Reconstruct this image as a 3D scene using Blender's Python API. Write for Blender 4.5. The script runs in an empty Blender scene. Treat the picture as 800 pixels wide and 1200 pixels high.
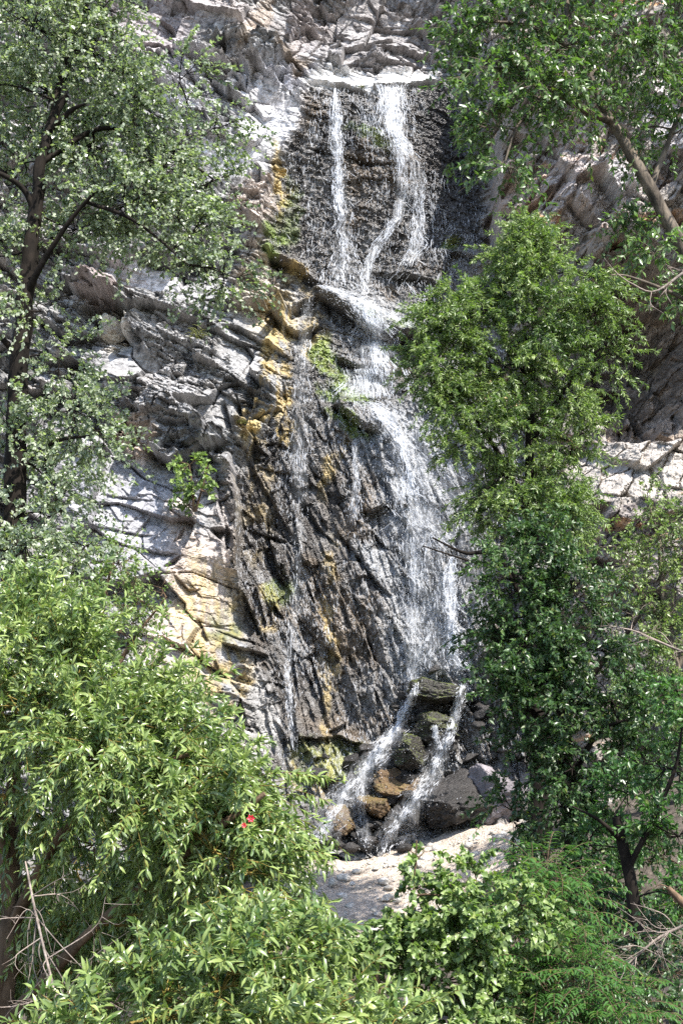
import bpy, math
import numpy as np
from mathutils import Matrix

SC = bpy.context.scene
COL = SC.collection
RS = np.random.RandomState
f32 = np.float32

# ------------------------------------------------------------------ camera maths (800 x 1200 photograph, metres in the scene)
TH = math.radians(10.0)
CT, ST = math.cos(TH), math.sin(TH)
FP = 1600.0

def at(px, py, Y):
    """point at depth Y (along the ground) seen at photograph pixel px, py"""
    a = (px - 400.0) / FP; b = (600.0 - py) / FP
    y = CT - b * ST
    s = Y / y
    return np.array([a * s, Y, (ST + b * CT) * s])

def project(x, y, z):
    fw = y * CT + z * ST
    up = -y * ST + z * CT
    return 400 + FP * x / fw, 600 - FP * up / fw

# ------------------------------------------------------------------ noise
def _hash(ix, iy, seed):
    h = (ix.astype(np.int64) * 374761393 + iy.astype(np.int64) * 668265263 + seed * 974634777) & 0xFFFFFFFF
    h = ((h ^ (h >> 13)) * 1274126177) & 0xFFFFFFFF
    h = (h ^ (h >> 16)) & 0xFFFFFF
    return (h.astype(f32) / f32(0xFFFFFF))

def vnoise(x, y, seed=0):
    ix = np.floor(x); iy = np.floor(y)
    fx = (x - ix).astype(f32); fy = (y - iy).astype(f32)
    ix = ix.astype(np.int64); iy = iy.astype(np.int64)
    ux = fx * fx * fx * (fx * (fx * 6 - 15) + 10); uy = fy * fy * fy * (fy * (fy * 6 - 15) + 10)
    a = _hash(ix, iy, seed); b = _hash(ix + 1, iy, seed); c = _hash(ix, iy + 1, seed); d = _hash(ix + 1, iy + 1, seed)
    return (a + (b - a) * ux) * (1 - uy) + (c + (d - c) * ux) * uy

def fbm(x, y, oct=4, seed=0, gain=0.5):
    t = 0; amp = 1.0; s = 0
    for o in range(oct):
        t = t + amp * (vnoise(x, y, seed + o * 17) - 0.5); s += amp
        x = x * 2.03 + 7.1; y = y * 2.03 + 3.7; amp *= gain
    return t / s * 2

def worley(u, v, seed, jit=0.9):
    """jittered cells: returns cell plane coordinate offsets, two randoms, and the edge distance F2-F1"""
    iu = np.floor(u).astype(np.int64); iv = np.floor(v).astype(np.int64)
    F1 = np.full(u.shape, 9.0, f32); F2 = np.full(u.shape, 9.0, f32)
    cu = np.zeros(u.shape, f32); cv = np.zeros(u.shape, f32); ru = np.zeros(u.shape, f32); rv = np.zeros(u.shape, f32); ro = np.zeros(u.shape, f32)
    for du in (-1, 0, 1):
        for dv in (-1, 0, 1):
            ci = iu + du; cj = iv + dv
            h1 = _hash(ci, cj, seed); h2 = _hash(ci, cj, seed + 1)
            ox = (ci + 0.5 + (h1 - 0.5) * jit - u).astype(f32); oy = (cj + 0.5 + (h2 - 0.5) * jit - v).astype(f32)
            d = np.maximum(np.abs(ox), np.abs(oy)) * 0.75 + np.sqrt(ox * ox + oy * oy) * 0.25
            m = d < F1
            F2 = np.where(m, F1, np.minimum(F2, d)); F1 = np.where(m, d, F1)
            cu = np.where(m, -ox, cu); cv = np.where(m, -oy, cv)
            ru = np.where(m, h1, ru); rv = np.where(m, h2, rv)
            ro = np.where(m, _hash(ci, cj, seed + 2), ro)
    return cu, cv, ru - 0.5, rv - 0.5, ro - 0.5, F2 - F1

def facet(x, z, ang, su, sv, seed, tilt=1.0):
    c, s = math.cos(ang), math.sin(ang)
    u = (x * c + z * s) / su; v = (-x * s + z * c) / sv
    cu, cv, a, b, o, e = worley(u, v, seed)
    return (o + tilt * (cu * a * 1.6 + cv * (b * 1.6))), e

def ridged(x, y, oct, seed):
    t = 0; amp = 1.0; s = 0
    for o in range(oct):
        t = t + amp * (1 - np.abs(2 * vnoise(x, y, seed + o * 13) - 1)); s += amp
        x = x * 2.1 + 3.3; y = y * 2.1 + 1.9; amp *= 0.55
    return t / s

def beds(x, z, ang, size, seed, cell):
    """saw-tooth bedding: every bed leans out towards its lower edge and overhangs the next; blocks shift it"""
    c, s = math.cos(ang), math.sin(ang)
    t = (-x * s + z * c); u = x * c + z * s
    blk = _hash(np.floor(u / cell + 0.8 * vnoise(u / cell * .7, t / size * .35, seed + 5)).astype(np.int64), np.floor(t / (size * 3)).astype(np.int64), seed)
    q = t / size + 0.35 * fbm(u / (size * 7), t / (size * 4), 3, seed + 1) + blk * .8
    k = np.floor(q); f = (q - k).astype(f32)
    amp = 0.35 + 0.65 * _hash(k.astype(np.int64), np.floor(u / cell + blk * 3).astype(np.int64), seed + 2)
    return (f - 0.5) * amp

def sstep(a, b, x):
    t = np.clip((x - a) / (b - a), 0, 1)
    return t * t * (3 - 2 * t)

def poly_dist(px, py, pts):
    """distance to a polyline"""
    d = np.full(px.shape, 1e9, f32)
    for (ax, ay), (bx, by) in zip(pts[:-1], pts[1:]):
        vx, vy = bx - ax, by - ay
        t = np.clip(((px - ax) * vx + (py - ay) * vy) / (vx * vx + vy * vy + 1e-9), 0, 1)
        q = (px - ax - t * vx) ** 2 + (py - ay - t * vy) ** 2
        d = np.minimum(d, q)
    return np.sqrt(d)

def poly_sdf(px, py, pts):
    """signed distance, positive inside the polygon"""
    d = poly_dist(px, py, pts + pts[:1])
    ins = np.zeros(px.shape, bool)
    for (ax, ay), (bx, by) in zip(pts, pts[1:] + pts[:1]):
        if ay == by: continue
        c = (ay > py) != (by > py)
        ins ^= c & (px < (bx - ax) * (py - ay) / (by - ay) + ax)
    return np.where(ins, d, -d)

def tps_fit(P, V, lam=1e-4):
    P = np.asarray(P, float); V = np.asarray(V, float); n = len(P)
    r2 = ((P[:, None] - P[None]) ** 2).sum(-1)
    K = 0.5 * r2 * np.log(r2 + 1e-12) + lam * np.eye(n)
    Q = np.hstack([np.ones((n, 1)), P])
    A = np.block([[K, Q], [Q.T, np.zeros((3, 3))]])
    w = np.linalg.solve(A, np.concatenate([V, np.zeros(3)]))
    def ev(x, y):
        x = np.asarray(x, float); y = np.asarray(y, float)
        o = w[n] + w[n + 1] * x + w[n + 2] * y
        for i in range(n):
            r = (x - P[i, 0]) ** 2 + (y - P[i, 1]) ** 2
            o = o + w[i] * 0.5 * r * np.log(r + 1e-12)
        return o
    return ev

# ------------------------------------------------------------------ mesh building
class MB:
    def __init__(s):
        s.v = []; s.t = []; s.q = []; s.tm = []; s.qm = []; s.c = []; s.n = 0
    def add(s, v, tris=None, quads=None, mat=0, col=None):
        v = np.asarray(v, f32).reshape(-1, 3)
        s.v.append(v)
        if col is None: col = np.full((len(v), 4), 0.5, f32)
        s.c.append(np.asarray(col, f32).reshape(-1, 4))
        if tris is not None and len(tris):
            t = np.asarray(tris, np.int64).reshape(-1, 3) + s.n; s.t.append(t); s.tm.append(np.full(len(t), mat, np.int32))
        if quads is not None and len(quads):
            q = np.asarray(quads, np.int64).reshape(-1, 4) + s.n; s.q.append(q); s.qm.append(np.full(len(q), mat, np.int32))
        s.n += len(v)
    def build(s, name, mats, parent=None, smooth=True, attr='tint'):
        me = bpy.data.meshes.new(name)
        v = np.concatenate(s.v)
        t = np.concatenate(s.t) if s.t else np.zeros((0, 3), np.int64)
        q = np.concatenate(s.q) if s.q else np.zeros((0, 4), np.int64)
        loops = np.concatenate([t.ravel(), q.ravel()]).astype(np.int32)
        nf = len(t) + len(q)
        me.vertices.add(len(v)); me.vertices.foreach_set('co', v.ravel())
        me.loops.add(len(loops)); me.loops.foreach_set('vertex_index', loops)
        starts = np.concatenate([np.arange(len(t)) * 3, len(t) * 3 + np.arange(len(q)) * 4]).astype(np.int32)
        me.polygons.add(nf)
        me.polygons.foreach_set('loop_start', starts)
        mi = np.concatenate(s.tm + s.qm).astype(np.int32)
        me.polygons.foreach_set('material_index', mi)
        me.polygons.foreach_set('use_smooth', np.full(nf, smooth, bool))
        me.update(calc_edges=True)
        at_ = me.color_attributes.new(attr, 'FLOAT_COLOR', 'POINT')
        at_.data.foreach_set('color', np.concatenate(s.c).astype(f32).ravel())
        me.validate()
        for m in (mats if isinstance(mats, (list, tuple)) else [mats]): me.materials.append(m)
        o = bpy.data.objects.new(name, me); COL.objects.link(o)
        if parent is not None:
            o.parent = parent
            o.matrix_parent_inverse = parent.matrix_basis.inverted()
        return o

def empty(name, loc):
    o = bpy.data.objects.new(name, None); COL.objects.link(o)
    o.location = [float(c) for c in loc]; o.empty_display_size = 0.2
    return o

def tag(o, label=None, cat=None, group=None, kind=None):
    if label: o['label'] = label
    if cat: o['category'] = cat
    if group: o['group'] = group
    if kind: o['kind'] = kind
    return o

def norm(a):
    return a / np.maximum(np.linalg.norm(a, axis=-1, keepdims=True), 1e-9)

def tubes(mb, P, R, sides=3, mat=0, col=None):
    """a batch of tubes: P (N,K,3), R (N,K)"""
    P = np.asarray(P, float); R = np.asarray(R, float); N, K, _ = P.shape
    T = np.gradient(P, axis=1); T = norm(T)
    ref = np.where(np.abs(T[..., 2:3]) > 0.9, np.array([1., 0, 0]), np.array([0., 0, 1.]))
    A = norm(np.cross(T, ref)); B = np.cross(T, A)
    an = np.arange(sides) * 2 * math.pi / sides
    V = P[:, :, None] + R[:, :, None, None] * (A[:, :, None] * np.cos(an)[None, None, :, None] + B[:, :, None] * np.sin(an)[None, None, :, None])
    base = np.arange(N)[:, None, None] * K * sides
    k = np.arange(K - 1)[None, :, None] * sides; j = np.arange(sides)[None, None, :]; jn = (j + 1) % sides
    q = np.stack([base + k + j, base + k + jn, base + k + sides + jn, base + k + sides + j], -1).reshape(-1, 4)
    c = None
    if col is not None:
        c = np.repeat(np.asarray(col, f32).reshape(N, 1, 4), K * sides, 1)
    mb.add(V, quads=q, mat=mat, col=c)

def smooth_path(pts, n):
    """Catmull-Rom resample of an (m, d) list"""
    p = np.asarray(pts, float); m = len(p)
    pp = np.vstack([2 * p[0] - p[1], p, 2 * p[-1] - p[-2]])
    t = np.linspace(0, m - 1 - 1e-6, n); i = t.astype(int); f = (t - i)[:, None]
    a, b, c, d = pp[i], pp[i + 1], pp[i + 2], pp[i + 3]
    return 0.5 * (2 * b + (c - a) * f + (2 * a - 5 * b + 4 * c - d) * f ** 2 + (3 * b - a - 3 * c + d) * f ** 3)

def limb_tube(path, radii, seed, rough=0.10, sides=10, per=0.07):
    """a bark covered limb with an uneven surface"""
    path = np.asarray(path, float)
    L = np.linalg.norm(np.diff(path, axis=0), axis=1).sum()
    n = int(max(8, min(160, L / per)))
    d = smooth_path(np.hstack([path, np.asarray(radii, float)[:, None]]), n)
    P = d[:, :3]; R = np.maximum(d[:, 3], 0.003)
    rs = RS(seed)
    P = P + np.stack([fbm(np.linspace(0, L * 1.3, n) + 31 * k, np.full(n, seed * 1.7), 3, seed + k) for k in range(3)], 1) * R[:, None] * 0.5
    T = norm(np.gradient(P, axis=0))
    ref = np.array([0.31, 0.94, 0.1]); A = norm(np.cross(T, ref)); B = np.cross(T, A)
    an = np.arange(sides) * 2 * math.pi / sides
    uu = np.repeat(np.arange(n)[:, None], sides, 1) * L / n
    bump = 1 + rough * fbm(np.cos(an)[None] * 2.2 + 9 + 0 * uu, uu * 4 + np.sin(an)[None] * 2.2, 3, seed) * 2
    V = P[:, None] + (R[:, None] * bump)[..., None] * (A[:, None] * np.cos(an)[None, :, None] + B[:, None] * np.sin(an)[None, :, None])
    k = np.arange(n - 1)[:, None] * sides; j = np.arange(sides)[None]; jn = (j + 1) % sides
    q = np.stack([k + j, k + jn, k + sides + jn, k + sides + j], -1).reshape(-1, 4)
    mb = MB(); mb.add(V, quads=q)
    mb.add(np.vstack([V[-1], P[-1:]]), tris=[(i, (i + 1) % sides, sides) for i in range(sides)])
    return mb, P, R

# ------------------------------------------------------------------ materials
class NT:
    def __init__(s, name):
        s.m = bpy.data.materials.new(name); s.m.use_nodes = True
        s.t = s.m.node_tree; s.t.nodes.clear()
        s.out = s.n('ShaderNodeOutputMaterial')
    def n(s, kind, **kw):
        o = s.t.nodes.new(kind)
        for k, v in kw.items():
            if k.startswith('_'): setattr(o, k[1:], v)
            else: o.inputs[k.replace('__', ' ')].default_value = v
        return o
    def l(s, a, b): s.t.links.new(a, b)

def ramp(nt, src, stops):
    r = nt.n('ShaderNodeValToRGB'); cr = r.color_ramp
    while len(cr.elements) > 1: cr.elements.remove(cr.elements[0])
    cr.elements[0].position = stops[0][0]; cr.elements[0].color = (*stops[0][1], 1)
    for p, c in stops[1:]:
        e = cr.elements.new(p); e.color = (*c, 1)
    nt.l(src, r.inputs['Fac'])
    return r.outputs['Color']

def mixc(nt, a, b, fac, mode='MIX'):
    m = nt.n('ShaderNodeMix', _data_type='RGBA', _blend_type=mode)
    for sock, val in ((m.inputs[0], fac), (m.inputs[6], a), (m.inputs[7], b)):
        if hasattr(val, 'is_linked'): nt.l(val, sock)
        else: sock.default_value = val if not isinstance(val, tuple) else (*val, 1)
    return m.outputs[2]

def math_(nt, op, a, b=0.0):
    m = nt.n('ShaderNodeMath', _operation=op)
    for i, v in enumerate((a, b)):
        if hasattr(v, 'is_linked'): nt.l(v, m.inputs[i])
        else: m.inputs[i].default_value = v
    return m.outputs[0]

def noise(nt, scale, detail=4, rough=0.6, vec=None, dist=0.0):
    n = nt.n('ShaderNodeTexNoise', Scale=scale, Detail=detail, Roughness=rough, Distortion=dist)
    if vec is not None: nt.l(vec, n.inputs['Vector'])
    return n.outputs['Fac']

def objvec(nt, scale=(1, 1, 1)):
    g = nt.n('ShaderNodeNewGeometry')
    mp = nt.n('ShaderNodeMapping'); mp.inputs['Scale'].default_value = scale
    nt.l(g.outputs['Position'], mp.inputs['Vector'])
    return mp.outputs['Vector']

def rock_material(name, from_attr=True, base=(0.2, 0.17, 0.14), wet=0.0, moss=0.0):
    """colour and wetness come from the mesh (attribute) or from the arguments; grain and relief are procedural"""
    nt = NT(name)
    b = nt.n('ShaderNodeBsdfPrincipled')
    v = objvec(nt)
    if from_attr:
        a = nt.n('ShaderNodeVertexColor', _layer_name='tint')
        col = a.outputs['Color']; w = a.outputs['Alpha']
    else:
        col = ramp(nt, noise(nt, 2.5, 6, 0.65, v), [(0.3, tuple(c * 0.5 for c in base)), (0.52, base), (0.75, tuple(min(0.6, c * 1.6) for c in base))])
        if moss > 0:
            g = nt.n('ShaderNodeNewGeometry'); sx = nt.n('ShaderNodeSeparateXYZ'); nt.l(g.outputs['True Normal'], sx.inputs[0])
            up = math_(nt, 'ADD', sx.outputs[2], math_(nt, 'MULTIPLY', math_(nt, 'SUBTRACT', noise(nt, 5, 4, 0.6, v), 0.5), 1.6))
            mf = ramp(nt, up, [(0.45, (0, 0, 0)), (0.8, (moss, moss, moss))])
            col = mixc(nt, col, (0.10, 0.13, 0.02), mf)
        w = None
    grain = noise(nt, 38, 5, 0.7, v)
    col = mixc(nt, col, ramp(nt, grain, [(0.25, (0.45, 0.45, 0.45)), (0.5, (1, 1, 1)), (0.8, (1.35, 1.35, 1.35))]), 1.0, 'MULTIPLY')
    nt.l(col, b.inputs['Base Color'])
    if w is not None:
        r = nt.n('ShaderNodeMapRange'); nt.l(w, r.inputs[0]); r.inputs[3].default_value = 0.88; r.inputs[4].default_value = 0.22
        nt.l(r.outputs[0], b.inputs['Roughness'])
    else:
        b.inputs['Roughness'].default_value = 0.88 - 0.62 * wet
    b.inputs['Specular IOR Level'].default_value = 0.5
    bp = nt.n('ShaderNodeBump', Strength=1.0, Distance=0.05)
    h1 = noise(nt, 16, 7, 0.68, v, 0.4)
    vs = objvec(nt, (1, 1, 0.35))
    h2 = noise(nt, 26, 4, 0.6, vs)
    if w is not None:
        h = math_(nt, 'ADD', h1, math_(nt, 'MULTIPLY', h2, math_(nt, 'MULTIPLY', w, 1.2)))
    else:
        h = math_(nt, 'ADD', h1, math_(nt, 'MULTIPLY', h2, wet))
    nt.l(h, bp.inputs['Height']); nt.l(bp.outputs[0], b.inputs['Normal'])
    nt.l(b.outputs[0], nt.out.inputs[0])
    return nt.m

def leaf_material(name, dark, light, trans=0.35, rough=0.38, back=(0.16, 0.2, 0.12)):
    nt = NT(name)
    a = nt.n('ShaderNodeVertexColor', _layer_name='tint')
    sp = nt.n('ShaderNodeSeparateColor'); nt.l(a.outputs['Color'], sp.inputs[0])
    col = mixc(nt, dark, light, sp.outputs[0])
    yel = mixc(nt, col, (0.22, 0.19, 0.03), math_(nt, 'MULTIPLY', sp.outputs[1], 0.35))
    g = nt.n('ShaderNodeNewGeometry')
    col2 = mixc(nt, yel, mixc(nt, yel, back, 0.55), g.outputs['Backfacing'])
    b = nt.n('ShaderNodeBsdfPrincipled', Roughness=rough)
    b.inputs['Specular IOR Level'].default_value = 0.5
    nt.l(col2, b.inputs['Base Color'])
    tr = nt.n('ShaderNodeBsdfTranslucent')
    nt.l(mixc(nt, yel, (1.12, 1.4, 0.5), 1.0, 'MULTIPLY'), tr.inputs[0])
    mx = nt.n('ShaderNodeMixShader'); mx.inputs[0].default_value = trans
    nt.l(b.outputs[0], mx.inputs[1]); nt.l(tr.outputs[0], mx.inputs[2])
    nt.l(mx.outputs[0], nt.out.inputs[0])
    return nt.m

def bark_material(name, dark, light, scale=9):
    nt = NT(name)
    v = objvec(nt, (1, 1, 0.28))
    h = noise(nt, scale, 6, 0.7, v, 0.3)
    v2 = objvec(nt)
    c = ramp(nt, h, [(0.32, dark), (0.62, light)])
    c = mixc(nt, c, ramp(nt, noise(nt, 5, 3, 0.6, v2), [(0.35, (0.6, 0.6, 0.6)), (0.65, (1.2, 1.15, 1.1))]), 1.0, 'MULTIPLY')
    b = nt.n('ShaderNodeBsdfPrincipled', Roughness=0.85)
    b.inputs['Specular IOR Level'].default_value = 0.12
    nt.l(c, b.inputs['Base Color'])
    bp = nt.n('ShaderNodeBump', Strength=0.9, Distance=0.03); nt.l(h, bp.inputs['Height']); nt.l(bp.outputs[0], b.inputs['Normal'])
    nt.l(b.outputs[0], nt.out.inputs[0])
    return nt.m

def water_material(name='falling_water', clear=0.35):
    nt = NT(name)
    b = nt.n('ShaderNodeBsdfPrincipled', Roughness=0.25)
    b.inputs['Base Color'].default_value = (0.86, 0.88, 0.92, 1)
    b.inputs['IOR'].default_value = 1.33
    tr = nt.n('ShaderNodeBsdfTranslucent'); tr.inputs[0].default_value = (0.85, 0.88, 0.92, 1)
    mx = nt.n('ShaderNodeMixShader'); mx.inputs[0].default_value = 0.35
    nt.l(b.outputs[0], mx.inputs[1]); nt.l(tr.outputs[0], mx.inputs[2])
    ck = nt.n('ShaderNodeBsdfTransparent'); m2 = nt.n('ShaderNodeMixShader'); m2.inputs[0].default_value = clear
    nt.l(mx.outputs[0], m2.inputs[1]); nt.l(ck.outputs[0], m2.inputs[2]); nt.l(m2.outputs[0], nt.out.inputs[0])
    return nt.m

def sheet_material():
    nt = NT('water_sheet')
    a = nt.n('ShaderNodeVertexColor', _layer_name='tint'); sp = nt.n('ShaderNodeSeparateColor'); nt.l(a.outputs['Color'], sp.inputs[0])
    st = noise(nt, 17, 5, 0.65, objvec(nt, (1, .6, .09)), 0.6); cl = noise(nt, 3.2, 3, 0.6, objvec(nt, (1, 1, .5)))
    m = nt.n('ShaderNodeMapRange'); nt.l(math_(nt, 'ADD', math_(nt, 'MULTIPLY', st, .75), math_(nt, 'MULTIPLY', cl, .25)), m.inputs[0]); m.inputs[1].default_value = .40; m.inputs[2].default_value = .68
    fac = math_(nt, 'MULTIPLY', m.outputs[0], sp.outputs[0])
    d = nt.n('ShaderNodeBsdfDiffuse'); d.inputs[0].default_value = (.88, .9, .93, 1)
    tr = nt.n('ShaderNodeBsdfTranslucent'); tr.inputs[0].default_value = (.88, .9, .93, 1)
    m1 = nt.n('ShaderNodeMixShader'); m1.inputs[0].default_value = .35; nt.l(d.outputs[0], m1.inputs[1]); nt.l(tr.outputs[0], m1.inputs[2])
    ck = nt.n('ShaderNodeBsdfTransparent'); mx = nt.n('ShaderNodeMixShader'); nt.l(fac, mx.inputs[0]); nt.l(ck.outputs[0], mx.inputs[1]); nt.l(m1.outputs[0], mx.inputs[2])
    nt.l(mx.outputs[0], nt.out.inputs[0])
    return nt.m

def pool_material():
    nt = NT('pool_water')
    b = nt.n('ShaderNodeBsdfPrincipled', Roughness=0.08)
    b.inputs['Base Color'].default_value = (0.06, 0.06, 0.05, 1)
    b.inputs['Specular IOR Level'].default_value = 0.6
    bp = nt.n('ShaderNodeBump', Strength=0.7, Distance=0.05); nt.l(noise(nt, 14, 4, 0.6, objvec(nt)), bp.inputs['Height'])
    nt.l(bp.outputs[0], b.inputs['Normal']); nt.l(b.outputs[0], nt.out.inputs[0])
    return nt.m

def ground_material(name, stops, scale=9, bump=0.05):
    nt = NT(name)
    v = objvec(nt)
    big = noise(nt, 0.8, 4, 0.6, v); fine = noise(nt, scale, 6, 0.72, v)
    vo = nt.n('ShaderNodeTexVoronoi', Scale=scale * 1.6); nt.l(v, vo.inputs['Vector'])
    c = ramp(nt, math_(nt, 'ADD', math_(nt, 'MULTIPLY', big, 0.45), math_(nt, 'MULTIPLY', fine, 0.55)), stops)
    sv = nt.n('ShaderNodeSeparateColor'); nt.l(vo.outputs['Color'], sv.inputs[0])
    c = mixc(nt, c, ramp(nt, sv.outputs[0], [(0.0, (0.72, 0.7, 0.68)), (0.6, (1, 1, 1)), (1, (1.25, 1.22, 1.2))]), 1.0, 'MULTIPLY')
    b = nt.n('ShaderNodeBsdfPrincipled', Roughness=0.92)
    nt.l(c, b.inputs['Base Color'])
    bp = nt.n('ShaderNodeBump', Strength=1, Distance=bump)
    nt.l(math_(nt, 'ADD', fine, math_(nt, 'MULTIPLY', vo.outputs['Distance'], -0.6)), bp.inputs['Height'])
    nt.l(bp.outputs[0], b.inputs['Normal']); nt.l(b.outputs[0], nt.out.inputs[0])
    return nt.m

def plain(name, col, rough=0.5):
    nt = NT(name)
    b = nt.n('ShaderNodeBsdfPrincipled', Roughness=rough)
    c = ramp(nt, noise(nt, 60, 3, 0.6, objvec(nt)), [(0.3, tuple(x * 0.75 for x in col)), (0.7, tuple(min(1, x * 1.2) for x in col))])
    nt.l(c, b.inputs['Base Color']); nt.l(b.outputs[0], nt.out.inputs[0])
    return nt.m

M = dict(
    cliff=rock_material('cliff_rock'),
    water=water_material(), veil=water_material('water_veil', 0.62), sheet=sheet_material(), pool=pool_material(),
    soil=ground_material('bank_soil', [(0.3, (0.03, 0.024, 0.017)), (0.5, (0.075, 0.06, 0.045)), (0.72, (0.17, 0.145, 0.12))]),
    gravel=ground_material('pale_gravel', [(0.3, (0.30, 0.25, 0.20)), (0.5, (0.46, 0.39, 0.32)), (0.7, (0.58, 0.50, 0.42))], 14, 0.06),
    bark_shaded=bark_material('shaded_bark', (0.006, 0.005, 0.004), (0.02, 0.016, 0.013)),  # near black: the shade on the trunks is put into the bark colour
    bark_grey=bark_material('grey_bark', (0.035, 0.03, 0.025), (0.17, 0.145, 0.115)),
    bark_brown=bark_material('brown_bark', (0.05, 0.032, 0.02), (0.17, 0.12, 0.08)),
    twig_pale=bark_material('bleached_twig', (0.14, 0.11, 0.09), (0.30, 0.26, 0.23), 20),
    twig_yel=bark_material('willow_twig', (0.12, 0.09, 0.02), (0.26, 0.2, 0.06), 20),
    leaf_cotton=leaf_material('cottonwood_leaf', (0.09, 0.13, 0.065), (0.42, 0.455, 0.35), 0.38, 0.3, (0.3, 0.33, 0.26)),
    leaf_willow=leaf_material('willow_leaf', (0.055, 0.105, 0.026), (0.28, 0.345, 0.11), 0.26, 0.3, (0.2, 0.25, 0.14)),
    leaf_bright=leaf_material('bright_leaf', (0.065, 0.12, 0.032), (0.25, 0.32, 0.11), 0.36, 0.38),
    leaf_shaded=leaf_material('shaded_leaf', (0.02, 0.05, 0.016), (0.065, 0.125, 0.035), 0.28, 0.36),  # shade of the lower crown is put into this leaf colour
    leaf_shrub=leaf_material('shrub_leaf', (0.09, 0.15, 0.04), (0.27, 0.35, 0.13), 0.36, 0.38),
    leaf_mid=leaf_material('mid_leaf', (0.035, 0.08, 0.02), (0.13, 0.21, 0.06), 0.34, 0.36),
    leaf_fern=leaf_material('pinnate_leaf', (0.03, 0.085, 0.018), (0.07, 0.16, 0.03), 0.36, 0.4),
    grass=leaf_material('rock_grass', (0.08, 0.10, 0.02), (0.2, 0.22, 0.05), 0.3, 0.5),
    petal=plain('red_petal', (0.65, 0.01, 0.04), 0.45),
)

# ------------------------------------------------------------------ the cliff
CTRL = [
 (-300,-150,37),(0,-150,37),(250,-150,37.5),(450,-150,39),(700,-150,33),(1050,-150,30),
 (-260,0,33.4),(0,0,34),(180,0,35),(300,0,35.5),(400,0,36.4),(520,0,36.6),(620,0,33.4),(760,0,31),(1050,0,28.5),
 (250,85,34.2),(330,85,34.7),(400,86,35.4),(500,86,35.5),
 (370,112,34.7),(430,112,34.6),(500,112,35.1),(545,112,35.1),(605,112,32.3),(700,112,30.6),
 (-260,200,32.4),(0,200,32.9),(150,200,33.2),(280,200,33.6),(340,200,34.3),(430,200,33.9),(500,200,34.4),(552,200,34.7),(605,200,32.4),(680,200,30.9),(800,200,29.6),(1050,200,27.5),
 (-260,310,32),(0,310,32.3),(150,310,32.6),(300,310,33.4),(350,310,33.8),(430,310,33.9),(520,310,34),(585,310,32.5),(680,310,31.2),(800,310,30.2),
 (0,400,31.8),(200,400,32),(300,400,32.5),(430,400,33.2),(520,400,32.8),(620,400,32.2),(725,400,32.0),(800,400,30.8),(1050,400,28),
 (-260,480,31),(0,480,31.3),(200,480,31.6),(280,480,31.9),(350,480,32.2),(430,480,32.4),(520,480,32),(620,480,31.6),(725,480,31.2),(800,480,30.2),
 (-260,560,30),(60,560,30.8),(160,560,30.9),(250,560,31.3),(300,560,31.9),(420,560,32),(520,560,31.5),(620,560,30.8),(725,560,29.2),(800,560,28.5),
 (0,660,30),(130,660,30.2),(230,660,30.5),(300,660,31.5),(420,660,31.6),(520,660,31),(700,660,28.6),(1050,660,26),
 (0,760,29.5),(150,760,29.7),(250,760,30.2),(320,760,31.1),(420,760,31.3),(520,760,30.8),(700,760,28.2),
 (0,870,29),(200,870,29.3),(300,870,30.2),(400,870,30.9),(480,870,30.5),(560,870,30.1),(700,870,28),
 (0,960,28.5),(250,960,29),(380,960,29.8),(460,960,29.6),(560,960,29.3),(700,960,27.5),
 (-260,1050,27.5),(200,1050,28.4),(430,1050,29),(600,1050,28.5),(1050,1050,25),
]
tps = tps_fit([(a / 100, b / 100) for a, b, _ in CTRL], [c for *_, c in CTRL], 2e-3)

STEP = 0.020
xs = np.concatenate([np.linspace(-17, -9.7, 40, endpoint=False), np.arange(-9.7, 9.7, STEP), np.linspace(9.7, 17, 40)])
zs = np.concatenate([np.arange(-4.2, 21.6, STEP), np.linspace(21.6, 27, 30)])
X, Z = np.meshgrid(xs, zs)

def coarse_then_fine(fn):
    """evaluate the smooth macro surface on every eighth row and column, then interpolate"""
    xi = np.unique(np.concatenate([np.arange(0, len(xs), 8), [len(xs) - 1]])); zi = np.unique(np.concatenate([np.arange(0, len(zs), 8), [len(zs) - 1]]))
    xc, zc = np.meshgrid(xs[xi], zs[zi])
    G = fn(xc, zc)
    tmp = np.stack([np.interp(xs, xs[xi], G[r]) for r in range(len(zi))])
    k = np.searchsorted(zs[zi], zs, side='right') - 1; k = np.clip(k, 0, len(zi) - 2)
    f = ((zs - zs[zi][k]) / (zs[zi][k + 1] - zs[zi][k]))[:, None]
    return tmp[k] * (1 - f) + tmp[k + 1] * f

def macro(x, z):
    y = np.full(x.shape, 32.0)
    for _ in range(8):
        px, py = project(x, y, z)
        px = np.clip(px, -300, 1100); py = np.clip(py, -170, 1120)
        y = 0.5 * y + 0.5 * tps(px / 100, py / 100)
    return y

Y0 = coarse_then_fine(macro)
PX, PY = project(X, Y0, Z)
PX = PX.astype(f32); PY = PY.astype(f32); Xf = X.astype(f32); Zf = Z.astype(f32)

# domain warp, so that nothing drawn below has a ruled edge
wx = fbm(Xf * 0.9, Zf * 0.9, 4, 3) ; wz = fbm(Xf * 0.9 + 40, Zf * 0.9, 4, 5)
w2x = fbm(Xf * 4, Zf * 4, 3, 8); w2z = fbm(Xf * 4 + 9, Zf * 4, 3, 9)
QX = PX + wx * 5 + w2x * 2.5; QY = PY + wz * 5 + w2z * 2.5     # lightly warped feature coordinates
SX = PX + wx * 16 + w2x * 8; SY = PY + wz * 16 + w2z * 8       # strongly warped, for stains

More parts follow.
